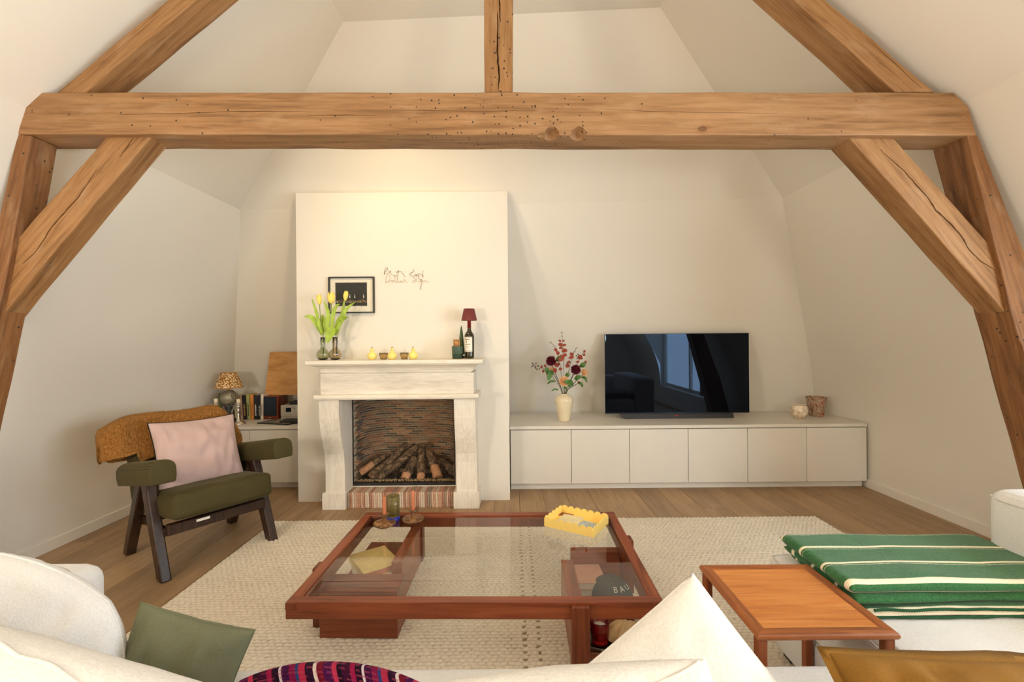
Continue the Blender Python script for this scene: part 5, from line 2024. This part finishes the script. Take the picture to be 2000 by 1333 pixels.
# books and cap on the right low shelf
zz = 0.046 + RZ
for k, (w, d, h, c, lab) in enumerate(((0.15, 0.19, 0.035, (150, 120, 104), 'brown book at the bottom of the small stack under the glass, right'), (0.15, 0.185, 0.03, (196, 176, 160), 'grey-beige book in the middle of the small stack under the glass'),
                                       (0.14, 0.18, 0.03, (206, 156, 134), 'pink-covered book on top of the small stack under the glass, right'))):
    mk = 'rb%d' % k
    M[mk] = flat('shelf_book_cover_%d' % k, srgb(*c), 0.6, 0, 0.06)
    c0 = CTM @ Vector((0.515, 0.006, 0))
    t = thing('book', lab, 'book', (c0.x, c0.y, zz), R(-4 + 3 * k), 'books beneath the glass')
    mb = MB()
    mb.box(-w / 2, w / 2, -d / 2, d / 2, 0.0, 0.002)
    mb.box(-w / 2, w / 2, -d / 2, d / 2, h - 0.002, h)
    mb.box(-w / 2, -w / 2 + 0.002, -d / 2, d / 2, 0.002, h - 0.002)
    mb.build('cover', mk, t, True)
    mb = MB()
    mb.box(-w / 2 + 0.002, w / 2 - 0.003, -d / 2 + 0.003, d / 2 - 0.003, 0.002, h - 0.002)
    mb.build('pages', 'paper', t, True)
    zz += h + 0.0005
# grey cap
c0 = CTM @ Vector((0.607, -0.085, 0))
cap = thing('cap', 'dark grey baseball cap with white letters lying under the glass', 'cap', (c0.x, c0.y, 0.046 + RZ), R(25))
mb = MB()


def capf(i, j):
    a = i * 2 * math.pi
    t = j
    r = math.sin(min(1, 0.02 + t) * math.pi / 2)
    h = 0.125 * math.cos(t * math.pi / 2) ** 0.75
    d = 1 + 0.07 * noise.noise(Vector((math.cos(a) * 1.5, math.sin(a) * 1.5, t * 2)))
    return Vector((0.092 * r * math.cos(a) * d, 0.112 * r * math.sin(a) * d, 0.004 + h * (1 - 0.10 * max(0, math.sin(a)) * r)))


mb.surf(capf, 32, 12, wu=True)
mb.build('crown', 'greycap', cap, True)
mb = MB()
mb.surf(lambda i, j: Vector((0.085 * (i - 0.5) * 2 * (1 - 0.25 * j * j), -0.085 * math.sqrt(max(0, 1 - ((i - 0.5) * 1.9) ** 2)) - 0.075 * j * math.sqrt(max(0.05, 1 - ((i - 0.5) * 2) ** 2)), 0.014 - 0.008 * j + 0.012 * (1 - ((i - 0.5) * 2) ** 2))), 18, 7)
mb.build('visor', 'greycap', cap, True, fix=False)
mb = MB()
mb.ball((0, 0, 0.13), 0.007, 1, sq=(1, 1, 0.5))
mb.build('button', 'greycap', cap, True)
M['inkcap'] = flat('white_embroidery', srgb(226, 224, 216), 0.7)
for k, (ch, ang) in enumerate((('B', -24), ('A', -2), ('U', 20))):
    a = R(ang)
    TT = Matrix.Rotation(a, 4, 'Z') @ Matrix.Translation((0, -0.083, 0.108)) @ Matrix.Rotation(R(42), 4, 'X')
    me = text('letter', ch, 0.036, 'inkcap', cap, CTM.inverted() @ CTM @ TT)
    me.matrix_parent_inverse = Matrix.Identity(4)
# red votive in a glass dish, shell bowl
c0 = CTM @ Vector((0.505, -0.36, 0))
dz = 0.0455 + RZ
mb = MB()
mb.lathe([(0.03, 0), (0.06, 0.004), (0.072, 0.02), (0.069, 0.02), (0.058, 0.008), (0.001, 0.006)], 32)
o = mb.build('glass_dish', 'clearglass')
o.location = (c0.x, c0.y, dz)
tag(o, 'clear glass dish under the red votive beside the front table leg', 'dish')
mb = MB()
mb.lathe([(0.030, 0.0), (0.036, 0.004), (0.040, 0.07), (0.040, 0.086), (0.035, 0.086), (0.034, 0.02), (0.001, 0.016)], 32)
o = mb.build('red_votive', 'redglass')
o.location = (c0.x, c0.y, dz + 0.0068)
tag(o, 'thick red glass votive beside the front leg under the coffee table', 'candle holder')
mb = MB()
mb.lathe([(0.024, 0.03), (0.026, 0.034), (0.026, 0.064), (0.022, 0.066), (0.001, 0.065)], 20)
o = mb.build('tealight', 'paper')
o.location = (c0.x, c0.y, dz + 0.0068)
tag(o, 'white tealight inside the red glass votive', 'candle')
mb = MB()
c1 = CTM @ Vector((0.615, -0.33, 0))


def shellf(i, j):
    a = i * 2 * math.pi
    rr = (0.085 * j + 0.002) * (1 + 0.10 * math.cos(9 * a) * j + 0.08 * noise.noise(Vector((math.cos(a) * 2, math.sin(a) * 2, 0))))
    return Vector((rr * math.cos(a), rr * math.sin(a) * 0.8, 0.012 + 0.055 * (1 - j ** 2) + 0.008 * math.cos(9 * a) * j))


mb.surf(shellf, 54, 8, wu=True)
o = mb.build('seashell', 'shell')
o.location = (c1.x, c1.y, 0.0455 + RZ)
tag(o, 'large cream ribbed seashell beside the red votive under the table', 'shell')

# ------------------------------------------------------------------ on the glass
GT = GZ + 0.0002 + 0.0


def candle_holder(u, v, label, lab2, ctop):
    p = on_table(u, v)
    t = thing('candle_holder', label, 'candle holder', (p.x, p.y, GT - 0.004), 0, 'amber glass candle holders')
    mb = MB()
    mb.lathe([(0.026, 0.0), (0.040, 0.003), (0.058, 0.014), (0.0615, 0.021), (0.0605, 0.023), (0.056, 0.019), (0.038, 0.009), (0.016, 0.008), (0.0135, 0.014), (0.0125, 0.060), (0.0135, 0.066), (0.028, 0.068), (0.029, 0.070), (0.028, 0.0715), (0.0115, 0.0715), (0.0108, 0.02), (0.001, 0.015)], 40)
    mb.build('saucer_and_stem', 'amber2', t, True)
    mb = MB()
    mb.lathe([(0.0100, 0.035), (0.0100, 0.072), (0.0095, ctop), (0.007, ctop + 0.006), (0.001, ctop + 0.007)], 20)
    mb.tube([(0, 0, ctop + 0.006), (0.0008, 0, ctop + 0.016)], 0.0009, 5)
    o = mb.build('candle', 'peachwax')
    o.location = (p.x, p.y, GT - 0.004)
    tag(o, lab2, 'candle', 'terracotta candles')


candle_holder(751, 1028, 'amber glass candle holder on the glass, nearer the left', 'terracotta stub candle in the left amber holder', 0.158)
candle_holder(807, 1019, 'amber glass candle holder on the glass, right of the tumbler', 'terracotta stub candle in the right amber holder', 0.172)
p = on_table(768, 1016)
t = thing('tumbler', 'tall olive glass tumbler with a cobalt blue base on the coffee table', 'glass', (p.x, p.y, GT - 0.004))
mb = MB()
mb.lathe([(0.037, 0.028), (0.037, 0.142), (0.0345, 0.142), (0.0345, 0.034), (0.001, 0.034)], 36)
mb.build('olive_body', 'oliveglass', t, True)
mb = MB()
mb.lathe([(0.0365, 0.0), (0.037, 0.003), (0.037, 0.0278), (0.001, 0.0278)], 36)
mb.build('blue_base', 'blueglass', t, True)

# scalloped tray
TA, TB, TC, TD = Pz(1078, 1030, GZ), Pz(1159, 1049, GZ), Pz(1203, 1033, GZ), None
ex = (TB - TA)
ey = (TC - TB)
lx_, ly_ = ex.length, ey.length
angt = math.atan2(ex.y, ex.x)
# make it a true rectangle
lx_ = 0.285
ly_ = 0.215
tr = thing('scalloped_tray', 'yellow scalloped tray with papers on the far right of the coffee table', 'tray', (TB.x, TB.y, GT - 0.004), angt)
tr.rotation_euler[2] = angt
ROOTM[tr.name] = Matrix.Translation(tr.location) @ Matrix.Rotation(angt, 4, 'Z')


def scallop(L, n):
    pts = [(0, 0), (L, 0), (L, 0.036)]
    for k in range(n):
        for i in range(0, 7):
            a = math.pi * i / 6
            pts.append((L - (k + 0.5) * L / n + math.cos(a) * L / n / 2 * 0.98, 0.036 + 0.016 * math.sin(a)))
    pts.append((0, 0.036))
    return pts


# local: origin at the near corner, x from near corner back to the left corner is negative
for nm, L, n, T in (('wall', lx_, 7, Matrix.Translation((-lx_, 0, 0))), ('wall', lx_, 7, Matrix.Translation((-lx_, ly_, 0))),
                    ('wall', ly_, 5, Matrix.Rotation(R(90), 4, 'Z')), ('wall', ly_, 5, Matrix.Translation((-lx_, 0, 0)) @ Matrix.Rotation(R(90), 4, 'Z'))):
    mb = MB()
    mb.prism(scallop(L, n), -0.0025, 0.0025, 'y', T=T)
    mb.build('tray_wall', 'yellow_tray', tr, True)
mb = MB()
mb.box(-lx_, 0, 0, ly_, 0.0, 0.004)
mb.build('tray_floor', 'yellow_tray', tr, True)
TRM = ROOTM[tr.name]
M['blueprint'] = flat('pale_blue_print', srgb(176, 194, 200), 0.5, 0, 0.2, 25)
M['creamprint'] = flat('cream_print', srgb(226, 212, 168), 0.6, 0, 0.08, 25)
for nm, mt, x, y, w, d, z, a, lab in (('notepad', 'creamprint', -0.19, 0.12, 0.12, 0.14, 0.0045, 4, 'cream notepad lying in the yellow tray'), ('postcard', 'blueprint', -0.075, 0.09, 0.11, 0.14, 0.0045, -6, 'pale blue card lying in the yellow tray')):
    mb = MB()
    mb.box(-w / 2, w / 2, -d / 2, d / 2, 0, 0.008 if nm == 'notepad' else 0.003)
    o = mb.build(nm, mt)
    q = TRM @ Vector((x, y, z))
    o.location = q
    o.rotation_euler = (0, 0, angt + R(a))
    tag(o, lab, 'paper')

# ================================================================== ARMCHAIR
AC = (-1.987, 2.907, 0.0)
ac = thing('armchair', 'olive velvet armchair with dark V-shaped wooden legs by the left wall', 'armchair', AC, R(55))
for sx in (-1, 1):
    x0, x1 = sx * 0.295 - 0.026, sx * 0.295 + 0.026
    # inverted V cut from two tapering boards
    for (ya, yb, za, top0, top1) in ((-0.322, -0.250, 0.0, -0.085, 0.012), (0.250, 0.318, 0.0, -0.012, 0.075)):
        mb = MB()
        zt = 0.525 if ya < 0 else 0.50
        mb.prism([(ya, za), (yb, za), (top1, zt), (top0, zt)], x0, x1, 'x', 0.008, 2)
        mb.build('leg', 'wenge', ac, True)
    # padded arm, rising to the front
    T = Matrix.Translation((sx * 0.325, -0.10, 0.565)) @ Matrix.Rotation(R(-10), 4, 'X')
    mb = MB()
    prof = [(-0.056, -0.058), (0.056, -0.058), (0.062, -0.02), (0.062, 0.025)] + [(0.060 * math.cos(a), 0.028 + 0.042 * math.sin(a)) for a in [math.pi * k / 10 for k in range(1, 10)]] + [(-0.062, 0.025), (-0.062, -0.02)]
    mb.prism(prof, -0.285, 0.272, 'y', 0.009, 3, 0, True, T=T)
    o = mb.build('arm_pad', 'olive', ac, True)
# rails
mb = MB()
mb.box(-0.268, 0.268, -0.262, -0.222, 0.225, 0.285, 0.003, 1)
mb.build('seat_rail', 'wenge', ac, True)
mb = MB()
mb.box(-0.268, 0.268, 0.14, 0.17, 0.20, 0.25, 0.003, 1)
mb.build('seat_rail', 'wenge', ac, True)
for sx in (-1, 1):
    mb = MB()
    mb.box(sx * 0.262 - 0.012, sx * 0.262 + 0.012, -0.2215, 0.139, 0.215, 0.26, 0.003, 1)
    mb.build('side_rail', 'wenge', ac, True)
# the white care label under the seat front
mb = MB()
mb.box(-0.13, -0.06, -0.266, -0.2635, 0.262, 0.276)
mb.build('care_label', 'paper', ac, True)
T = Matrix.Translation((0, -0.06, 0.362)) @ Matrix.Rotation(R(-7), 4, 'X')
softbox(-0.268, 0.268, -0.285, 0.27, -0.070, 0.070, 0.022, 0.014, T=T).build('seat', 'olive', ac, True)
T = Matrix.Translation((0, 0.265, 0.545)) @ Matrix.Rotation(R(-15), 4, 'X')
softbox(-0.285, 0.285, -0.058, 0.058, -0.25, 0.25, 0.022, 0.012, T=T, seed=4).build('backrest', 'olive', ac, True)
ACM = ROOTM[ac.name]

# pink pillow leaning in the chair
mb, rim = pillow((0.0, 0.045, 0.60), 0.49, 0.46, 0.19, rx=R(-24), ry=R(1), n=34, pinch=0.075, power=0.5, wrinkle=0.016, seed=11)
pk = thing('pillow', 'pale pink velvet pillow with dark piping on the olive armchair', 'pillow', (ACM @ Vector((0.045, 0.0, 0.44)))[:], 0)


def world_part(mb, name, mat, root, T, label=None, fix=True):
    mb.v = [T @ v for v in mb.v]
    return mb.build(name, mat, root, label=label, fix=fix)


weld(world_part(mb, 'cover', 'pink', pk, ACM))
mb = MB()
mb.tube([ACM @ p for p in rim], 0.005, 6, True)
mb.build('piping', 'darkpipe', pk, label='dark olive piping round the edge')

# ochre mohair throw bunched over the chair back
mb = MB()
BKT = Matrix.Translation((0, 0.265, 0.545)) @ Matrix.Rotation(R(-15), 4, 'X')


def throwf(i, j):
    # i along the chair back (local x), j round the section: front hem -> over the top -> back hem
    x = -0.43 + 0.76 * i
    nz1 = noise.noise(Vector((x * 5, j * 3, 1)))
    nz2 = noise.noise(Vector((x * 11, j * 7, 8)))
    over = max(0.0, (-0.27 - x) / 0.16)          # the part hanging past the left end of the back
    right = max(0.0, (x - 0.20) / 0.13)
    fl = 0.17 + 0.10 * (1 - i) + 0.03 * nz1
    bl = 0.30 + 0.04 * nz1
    th = 0.088 + 0.022 * nz1 + 0.012 * nz2 + 0.035 * math.exp(-((x + 0.36) / 0.07) ** 2)
    a = (j - 0.5) * 2
    if a < -0.3:
        t = (-0.3 - a) / 0.7
        y, z = -th - 0.015 * math.sin(t * 3 + x * 9), 0.262 - fl * t
    elif a > 0.3:
        t = (a - 0.3) / 0.7
        y, z = th - 0.01, 0.262 - bl * t
    else:
        t = a / 0.3 * math.pi / 2
        y, z = th * math.sin(t), 0.262 + 0.052 * math.cos(t) + 0.012 * nz1
    if over > 0:
        sc_ = 1 - 0.35 * min(1, over)
        y *= sc_
        z -= 0.03 * over + 0.035 * over * over
        if a < -0.3:
            z = max(z, 0.10 - 0.03 * over + 0.02 * a)
        if a > 0.3:
            z = max(z, 0.06)
    if right > 0:
        z -= 0.16 * right * right + 0.05 * right
    p = Vector((x, y + 0.010 * nz2, z + 0.006 * nz2))
    return ACM @ (BKT @ p)


mb.surf(throwf, 60, 44)
def close_ends(mb, nu, nv):
    for i in (0, nu - 1):
        mb.f.append([i * nv + j for j in range(nv)])
        mb.m.append(0)
        mb.s.append(True)
close_ends(mb, 60, 44)
th = mb.build('throw', 'mohair')
sd = th.modifiers.new('thick', 'SOLIDIFY')
sd.thickness = 0.016
sd.offset = -1
tag(th, 'fluffy ochre mohair throw draped over the back of the olive armchair', 'blanket')


def hairs(o, count, ln, mat, seed=3, rad=0.00045):
    """short fuzz fibres as real slivers of mesh on the object's own surface"""
    rr = random.Random(seed)
    me = o.data
    polys = [p for p in me.polygons]
    areas = [p.area for p in polys]
    tot = sum(areas)
    h = MB()
    for p, a in zip(polys, areas):
        n = a / tot * count
        n = int(n) + (1 if rr.random() < n - int(n) else 0)
        vs = [me.vertices[i].co for i in p.vertices]
        for _ in range(n):
            w = [rr.random() for _ in vs]
            s = sum(w)
            c = sum((v * (k / s) for v, k in zip(vs, w)), Vector())
            d = (p.normal + Vector((rr.uniform(-.9, .9), rr.uniform(-.9, .9), rr.uniform(-1.2, .5)))).normalized()
            sd_ = d.cross(Vector((rr.uniform(-1, 1), rr.uniform(-1, 1), rr.uniform(-1, 1)))).normalized() * rad
            e = c + d * ln * rr.uniform(0.4, 1.2)
            h.add([c - sd_, c + sd_, e], [[0, 1, 2]])
    return h.build('fuzz', mat, o, True, fix=False)


stuff(hairs(th, 30000, 0.013, 'mohair'))

# ================================================================== TEAK SIDE TABLE
sx0, sx1, sy0, sy1, sz = 0.667, 1.058, 1.246, 1.640, 0.49
stb = thing('side_table', 'small square teak side table with a raised darker edge beside the chaise', 'table', ((sx0 + sx1) / 2, (sy0 + sy1) / 2, RZ - 0.003))
mb = MB()
mb.box(sx0 + 0.03, sx1 - 0.03, sy0 + 0.03, sy1 - 0.03, sz - 0.016, sz - 0.004)
mb.build('top_panel', 'teak', stb)
ew = 0.034
lip = [(0.0, -0.012), (0.003, -0.019), (0.014, -0.022), (ew, -0.022), (ew, -0.0035), (ew - 0.006, -0.001), (0.012, 0.001), (0.004, -0.002), (0.0008, -0.007)]
for k in range(4):
    # mitred frame member
    L = (sx1 - sx0) if k % 2 == 0 else (sy1 - sy0)
    T = Matrix.Translation(((sx0, sy0, sz), (sx1, sy0, sz), (sx1, sy1, sz), (sx0, sy1, sz))[k]) @ Matrix.Rotation(R(90 * k), 4, 'Z')
    vs = [(d, d, z) for d, z in lip] + [(L - d, d, z) for d, z in lip]
    n = len(lip)
    fs = [[i, (i + 1) % n, n + (i + 1) % n, n + i] for i in range(n)] + [list(range(n))[::-1], list(range(n, 2 * n))]
    mb = MB()
    mb.add(vs, fs, 0, False)
    o = mb.build('edge_moulding', 'teak_dark', stb, True)
    o.matrix_local = Matrix.Translation(stb.location).inverted() @ T
lw = 0.026
for x0 in (sx0 + 0.006, sx1 - 0.006 - lw):
    for y0 in (sy0 + 0.010, sy1 - 0.012 - lw):
        mb = MB()
        mb.box(x0, x0 + lw, y0, y0 + lw * 1.1, RZ - 0.003, sz - 0.0225, 0.003, 1)
        mb.build('leg', 'teak_leg', stb)
for y0 in (sy1 - 0.034,):
    mb = MB()
    mb.box(sx0 + 0.034, sx1 - 0.034, y0, y0 + 0.016, sz - 0.055, sz - 0.0225, 0.001, 1)
    mb.build('apron', 'teak_leg', stb)

# ================================================================== SECTIONAL SOFA
so = thing('sectional_sofa', 'U-shaped off-white fabric sectional sofa in the foreground', 'sofa', (0, 0.6, 0))
SZ = 0.42
softbox(-1.52, 1.035, 0.36, 1.252, 0.235, SZ, 0.045, 0.006).build('seat_cushion', 'sofa', so)
mb = MB()
softbox(-1.50, 1.035, 0.34, 1.20, 0.05, 0.232, 0.02, 0.0, 2).build('base', 'sofa', so)
softbox(-2.0, 1.9, 0.08, 0.335, 0.05, 0.66, 0.05, 0.004).build('backrest', 'sofa', so)
softbox(1.044, 1.80, 0.36, 1.885, 0.225, SZ, 0.045, 0.006, seed=2).build('chaise_cushion', 'sofa', so)
softbox(1.060, 1.80, 0.36, 1.86, 0.05, 0.222, 0.02, 0.0, 2).build('chaise_base', 'sofa', so)
softbox(1.81, 2.14, 0.36, 1.755, 0.05, 0.725, 0.05, 0.006, seed=5).build('side_back', 'sofa', so)
softbox(-2.15, -1.375, 0.36, 1.56, 0.05, 0.568, 0.055, 0.006, seed=7).build('armrest', 'sofa', so)
mb = MB()
mb.tube([(-1.378, 0.6, 0.523), (-1.377, 1.42, 0.525), (-1.383, 1.50, 0.527), (-1.415, 1.552, 0.529)], 0.0035, 6)
mb.build('seam', 'sofa2', so)
mb = MB()
mb.tube([(1.812, 0.6, 0.688), (1.810, 1.70, 0.690), (1.835, 1.752, 0.690), (2.1, 1.757, 0.690)], 0.0035, 6)
mb.build('seam', 'sofa2', so)
mb = MB()
mb.tube([(1.046, 0.5, SZ - 0.014), (1.046, 1.80, SZ - 0.014), (1.062, 1.872, SZ - 0.014), (1.12, 1.886, SZ - 0.014), (1.78, 1.886, SZ - 0.014)], 0.003, 6)
mb.build('seam', 'sofa2', so)
for x, y in ((1.09, 1.20), (1.09, 1.80), (1.78, 1.78), (-1.4, 1.14), (0.95, 1.14), (-2.05, 1.5)):
    mb = MB()
    mb.box(x, x + 0.05, y, y + 0.05, 0.003 if abs(x) > 1.8 else RZ - 0.004, 0.0515, 0.003, 1)
    mb.build('foot', 'black', so)

# ------------------------------------------------------------------ loose pillows
FL = SZ + 0.008


def loose(name, label, mat, root_at, mb, rim, pipe=None, pr=0.004, cat='pillow', pmat=None):
    t = thing(name, label, cat, root_at)
    o = mb.build('cover', mat, t)
    weld(o)
    if pipe:
        m2 = MB()
        m2.tube(rim, pr, 6, True)
        m2.build(pipe, pmat or mat, t)
    return t


mb, rim = pillow((-1.33, 1.10, 0.522), 0.78, 0.52, 0.26, rx=R(-10), ry=R(10), n=40, pinch=0.0, power=0.5, wrinkle=0.016, floor=FL, seed=1, rnd_=0.85)
loose('back_cushion', 'large white back cushion at the left end of the sofa', 'sofa', (-1.3, 1.1, FL), mb, rim, 'seam', 0.003)
mb, rim = pillow((-0.98, 0.70, 0.530), 1.38, 0.62, 0.24, rx=R(-14), ry=R(12.5), n=44, pinch=0.0, power=0.42, wrinkle=0.012, floor=FL, seed=2, rnd_=0.16)
cb = loose('back_cushion', 'wide cream back cushion with a seam along its top, lower left corner', 'sofa2', (-1.02, 0.7, FL), mb, rim)


def surface_seam(parent, mb, px, r, mat, name='seam'):
    """a welt that follows the cushion's own surface"""
    pr = []
    for v in mb.v:
        x, z = v.x / v.y, (v.z - 1.3) / v.y
        pr.append((1000 + F * (x * ca - z * sa), 666.5 - F * (x * sa + z * ca), v))
    pts = []
    for u, w in px:
        best = min(pr, key=lambda q: math.hypot(q[0] - u, q[1] - w) + 250 * max(0, q[2].y - 0.6))
        pts.append(best[2])
    m2 = MB()
    m2.tube(smooth(pts, 4), r, 6)
    return m2.build(name, mat, parent)


surface_seam(cb, mb, [(-60, 1240), (0, 1262), (50, 1283), (100, 1308), (150, 1332), (210, 1370)], 0.004, 'sofa2')
mb, rim = pillow((-0.845, 1.13, 0.462), 0.290, 0.31, 0.13, rx=R(-8), ry=R(17), rz=R(6), n=28, pinch=0.07, wrinkle=0.014, floor=FL, seed=3)
loose('pillow', 'small sage green corduroy pillow standing on the left of the seat', 'sage', (-0.85, 1.13, FL), mb, rim, 'seam', 0.0025)
mb, rim = pillow((0.370, 0.99, 0.444), 0.455, 0.455, 0.17, rx=R(-12), ry=R(52), rz=R(-4), n=34, pinch=0.025, wrinkle=0.008, floor=FL, seed=4)
loose('pillow', 'white fleecy pillow standing on one corner in front of the table', 'sofa2', (0.392, 0.99, FL), mb, rim, 'seam', 0.003)
mb, rim = pillow((0.032, 0.69, 0.566), 0.64, 0.40, 0.24, rx=R(-16), ry=R(-4), rz=R(2), n=40, pinch=0.0, power=0.5, wrinkle=0.022, floor=FL, seed=5, rnd_=0.22)
cb = loose('back_cushion', 'cream fleecy back cushion in the middle of the foreground', 'sofa2', (0.02, 0.7, FL), mb, rim)
surface_seam(cb, mb, [(1362, 1298), (1335, 1310), (1300, 1328), (1270, 1348)], 0.0035, 'sofa2')
mb, rim = pillow((0.995, 0.80, 0.485), 0.66, 0.42, 0.18, rx=R(-50), ry=R(1), rz=R(-2), n=36, pinch=0.05, wrinkle=0.022, floor=FL, seed=6)
mt_ = loose('pillow', 'mustard linen pillow with a flanged edge at the lower right', 'mustard', (0.95, 0.78, FL), mb, rim)
fl = MB()
n = len(rim)
cc = sum(rim, Vector()) / n
outer = [p + (p - cc).normalized() * 0.024 + Vector((0, 0, 0.006 * noise.noise(p * 9))) for p in rim]
for dz_ in (0.0,):
    vs = rim + outer + [p + Vector((0, -0.003, -0.003)) for p in outer] + [p + Vector((0, -0.003, -0.003)) for p in rim]
    for a, b_ in ((0, 1), (1, 2), (2, 3)):
        fl.add(vs, [[a * n + i, a * n + (i + 1) % n, b_ * n + (i + 1) % n, b_ * n + i] for i in range(n)], 0, True) if a == 0 and b_ == 1 else None
    fl.f += [[n + i, n + (i + 1) % n, 2 * n + (i + 1) % n, 2 * n + i] for i in range(n)] + [[2 * n + i, 2 * n + (i + 1) % n, 3 * n + (i + 1) % n, 3 * n + i] for i in range(n)]
    fl.m += [0] * (2 * n)
    fl.s += [True] * (2 * n)
fl.build('flange', 'mustard', mt_)
# purple woven pillow lying on the seat
pm_ = MB()
Tp = Matrix.Translation((-0.385, 0.94, 0.438)) @ Matrix.Rotation(R(-4), 4, 'Z') @ Matrix.Rotation(R(-32), 4, 'X') @ Matrix.Rotation(R(3), 4, 'Y')
NN = 34
uvs = []


def wv(i, j, side):
    a, b = math.sin((i - 0.5) * math.pi), math.sin((j - 0.5) * math.pi)
    e = max(0.0, (1 - a * a) * (1 - b * b))
    x = a * 0.26 * math.sqrt(1 - 0.12 * b * b)
    z = b * 0.165 * math.sqrt(1 - 0.55 * a * a)
    d = 0.075 * e ** 0.4 * (1 + 0.2 * noise.noise(Vector((a * 2, b * 2, side))))
    p = Tp @ Vector((x, side * d, z))
    if p.z < FL:
        p.z = FL + (p.z - FL) * 0.04
    uvs.append((a * 0.5 + 0.5 + 0.30 * b, b * 0.5 + 0.5))
    return p


for side in (-1, 1):
    pm_.surf(lambda i, j: wv(i, j, side), NN, NN)
wp = thing('pillow', 'purple and red striped woven pillow with a fringe on the sofa seat', 'pillow', (-0.37, 0.95, FL))
o = pm_.build('cover', 'woven', wp)
uvl = o.data.uv_layers.new(name='UVMap')
for lp in o.data.loops:
    uvl.data[lp.index].uv = uvs[lp.vertex_index]
fr = MB()
for k in range(46):
    b = -0.98 + 1.96 * k / 45
    p0 = Tp @ Vector((0.243, 0, b * 0.105))
    p1 = p0 + Vector((0.035 + rnd.uniform(-.006, .008), rnd.uniform(-.008, .008), -0.008 + rnd.uniform(-.006, .006)))
    fr.tube([p0, p0.lerp(p1, 0.5) + Vector((0, 0, 0.004)), p1], 0.0013, 4)
M['fringe'] = flat('dark_red_fringe', srgb(110, 40, 50), 0.9, 0, 0.3, 90)
stuff(fr.build('fringe', 'fringe', wp))

# ------------------------------------------------------------------ folded green striped blanket on the chaise
gbk = thing('blanket', 'folded green wool blanket with cream stripes on the chaise', 'blanket', (1.45, 1.62, SZ))
# section: rows of the blanket run front to back; the fold rolls at the left end (x ~ 1.08)
BX0, BX1, BY0, BY1 = 1.085, 1.815, 1.430, 1.815
per = (BY1 - BY0) / 3.32


def layer(z0, z1, xa, ya, yb, seed, name, off, xb=BX1, top_sag=0.0):
    """one folded leaf of blanket: an open-ended flattened tube rolled at the left end"""
    mb = MB()
    bands = []
    NU, NV = 46, 44
    zc, hh_ = (z0 + z1) / 2, (z1 - z0) / 2

    def fn(i, j):
        # i: 0..1 along section: lower right -> left fold -> upper right ; j: front to back
        y = ya + (yb - ya) * j
        L = xb - xa
        if i < 0.40:
            x, z = xb - L * i / 0.40, z0
        elif i < 0.60:
            t = (i - 0.40) / 0.20
            a = -math.pi / 2 - math.pi * t
            x, z = xa + math.cos(a) * hh_ * 1.25, zc + math.sin(a) * hh_
        else:
            x, z = xa + L * (i - 0.60) / 0.40, z1
        nn_ = noise.noise(Vector((x * 4 + seed, y * 4, seed)))
        n2 = noise.noise(Vector((x * 9 + seed, y * 7, seed + 3)))
        if i > 0.5:
            z += 0.007 * nn_ + 0.004 * n2 - top_sag * (x - xa)
        x += 0.006 * noise.noise(Vector((y * 9, seed, 1))) * (1 if 0.38 < i < 0.62 else 0)
        yy = y + 0.010 * noise.noise(Vector((x * 3, seed, 4))) * (1 if 0.0 < j < 1 or True else 0)
        # round the front and back edges down
        ed = min(j, 1 - j)
        if ed < 0.06:
            q = 1 - (1 - ed / 0.06) ** 2
            z = zc + (z - zc) * (0.25 + 0.75 * q)
        bands.append((((y - ya) / per) + off) % 1.0)
        return Vector((x, yy, z))
    mb.surf(fn, NU, NV)
    # close front and back
    o = mb.build(name, 'blanket', gbk, fix=True)
    at = o.data.attributes.new('band', 'FLOAT', 'POINT')
    at.data.foreach_set('value', bands)
    # closing strips
    st_ = MB()
    bb = []
    for jj in (0, NV - 1):
        base = [Vector(o.data.vertices[i * NV + jj].co) for i in range(NU)]
        vs, fs = [], []
        half = NU // 2
        for i in range(half):
            vs += [base[i], base[NU - 1 - i]]
            bb += [off if jj == 0 else ((yb - ya) / per + off) % 1.0] * 2
        for i in range(half - 1):
            fs.append([2 * i, 2 * i + 1, 2 * i + 3, 2 * i + 2])
        st_.add(vs, fs, 0, True)
    s = st_.build('fold_edge', 'blanket', o, True)
    at = s.data.attributes.new('band', 'FLOAT', 'POINT')
    at.data.foreach_set('value', bb)
    return o


layer(FL, FL + 0.028, BX0 + 0.03, BY0 - 0.018, BY1 - 0.01, 3, 'lower_fold', 0.0)
layer(FL + 0.029, FL + 0.058, BX0 + 0.006, BY0 + 0.002, BY1 - 0.004, 7, 'middle_fold', 0.30)
layer(FL + 0.059, FL + 0.100, BX0, BY0 + 0.004, BY1, 12, 'top_fold', 0.93, top_sag=0.008)
for yy, zz_, sd_ in ((BY0 - 0.020, FL + 0.027, 1), (BY0 - 0.022, FL + 0.006, 5)):
    mb = MB()
    pts = [Vector((BX0 + 0.03 + 0.70 * k / 60, yy + 0.006 * noise.noise(Vector((k * 0.13, sd_, 0))), zz_ + 0.006 * noise.noise(Vector((k * 0.09, sd_, 3))))) for k in range(61)]
    rs_ = [0.0048 * (1.0 if k % 2 else 0.72) for k in range(len(smooth(pts, 3)))]
    mb.tube(smooth(pts, 3), rs_, 7)
    mb.build('whip_stitch', 'stitch', gbk)
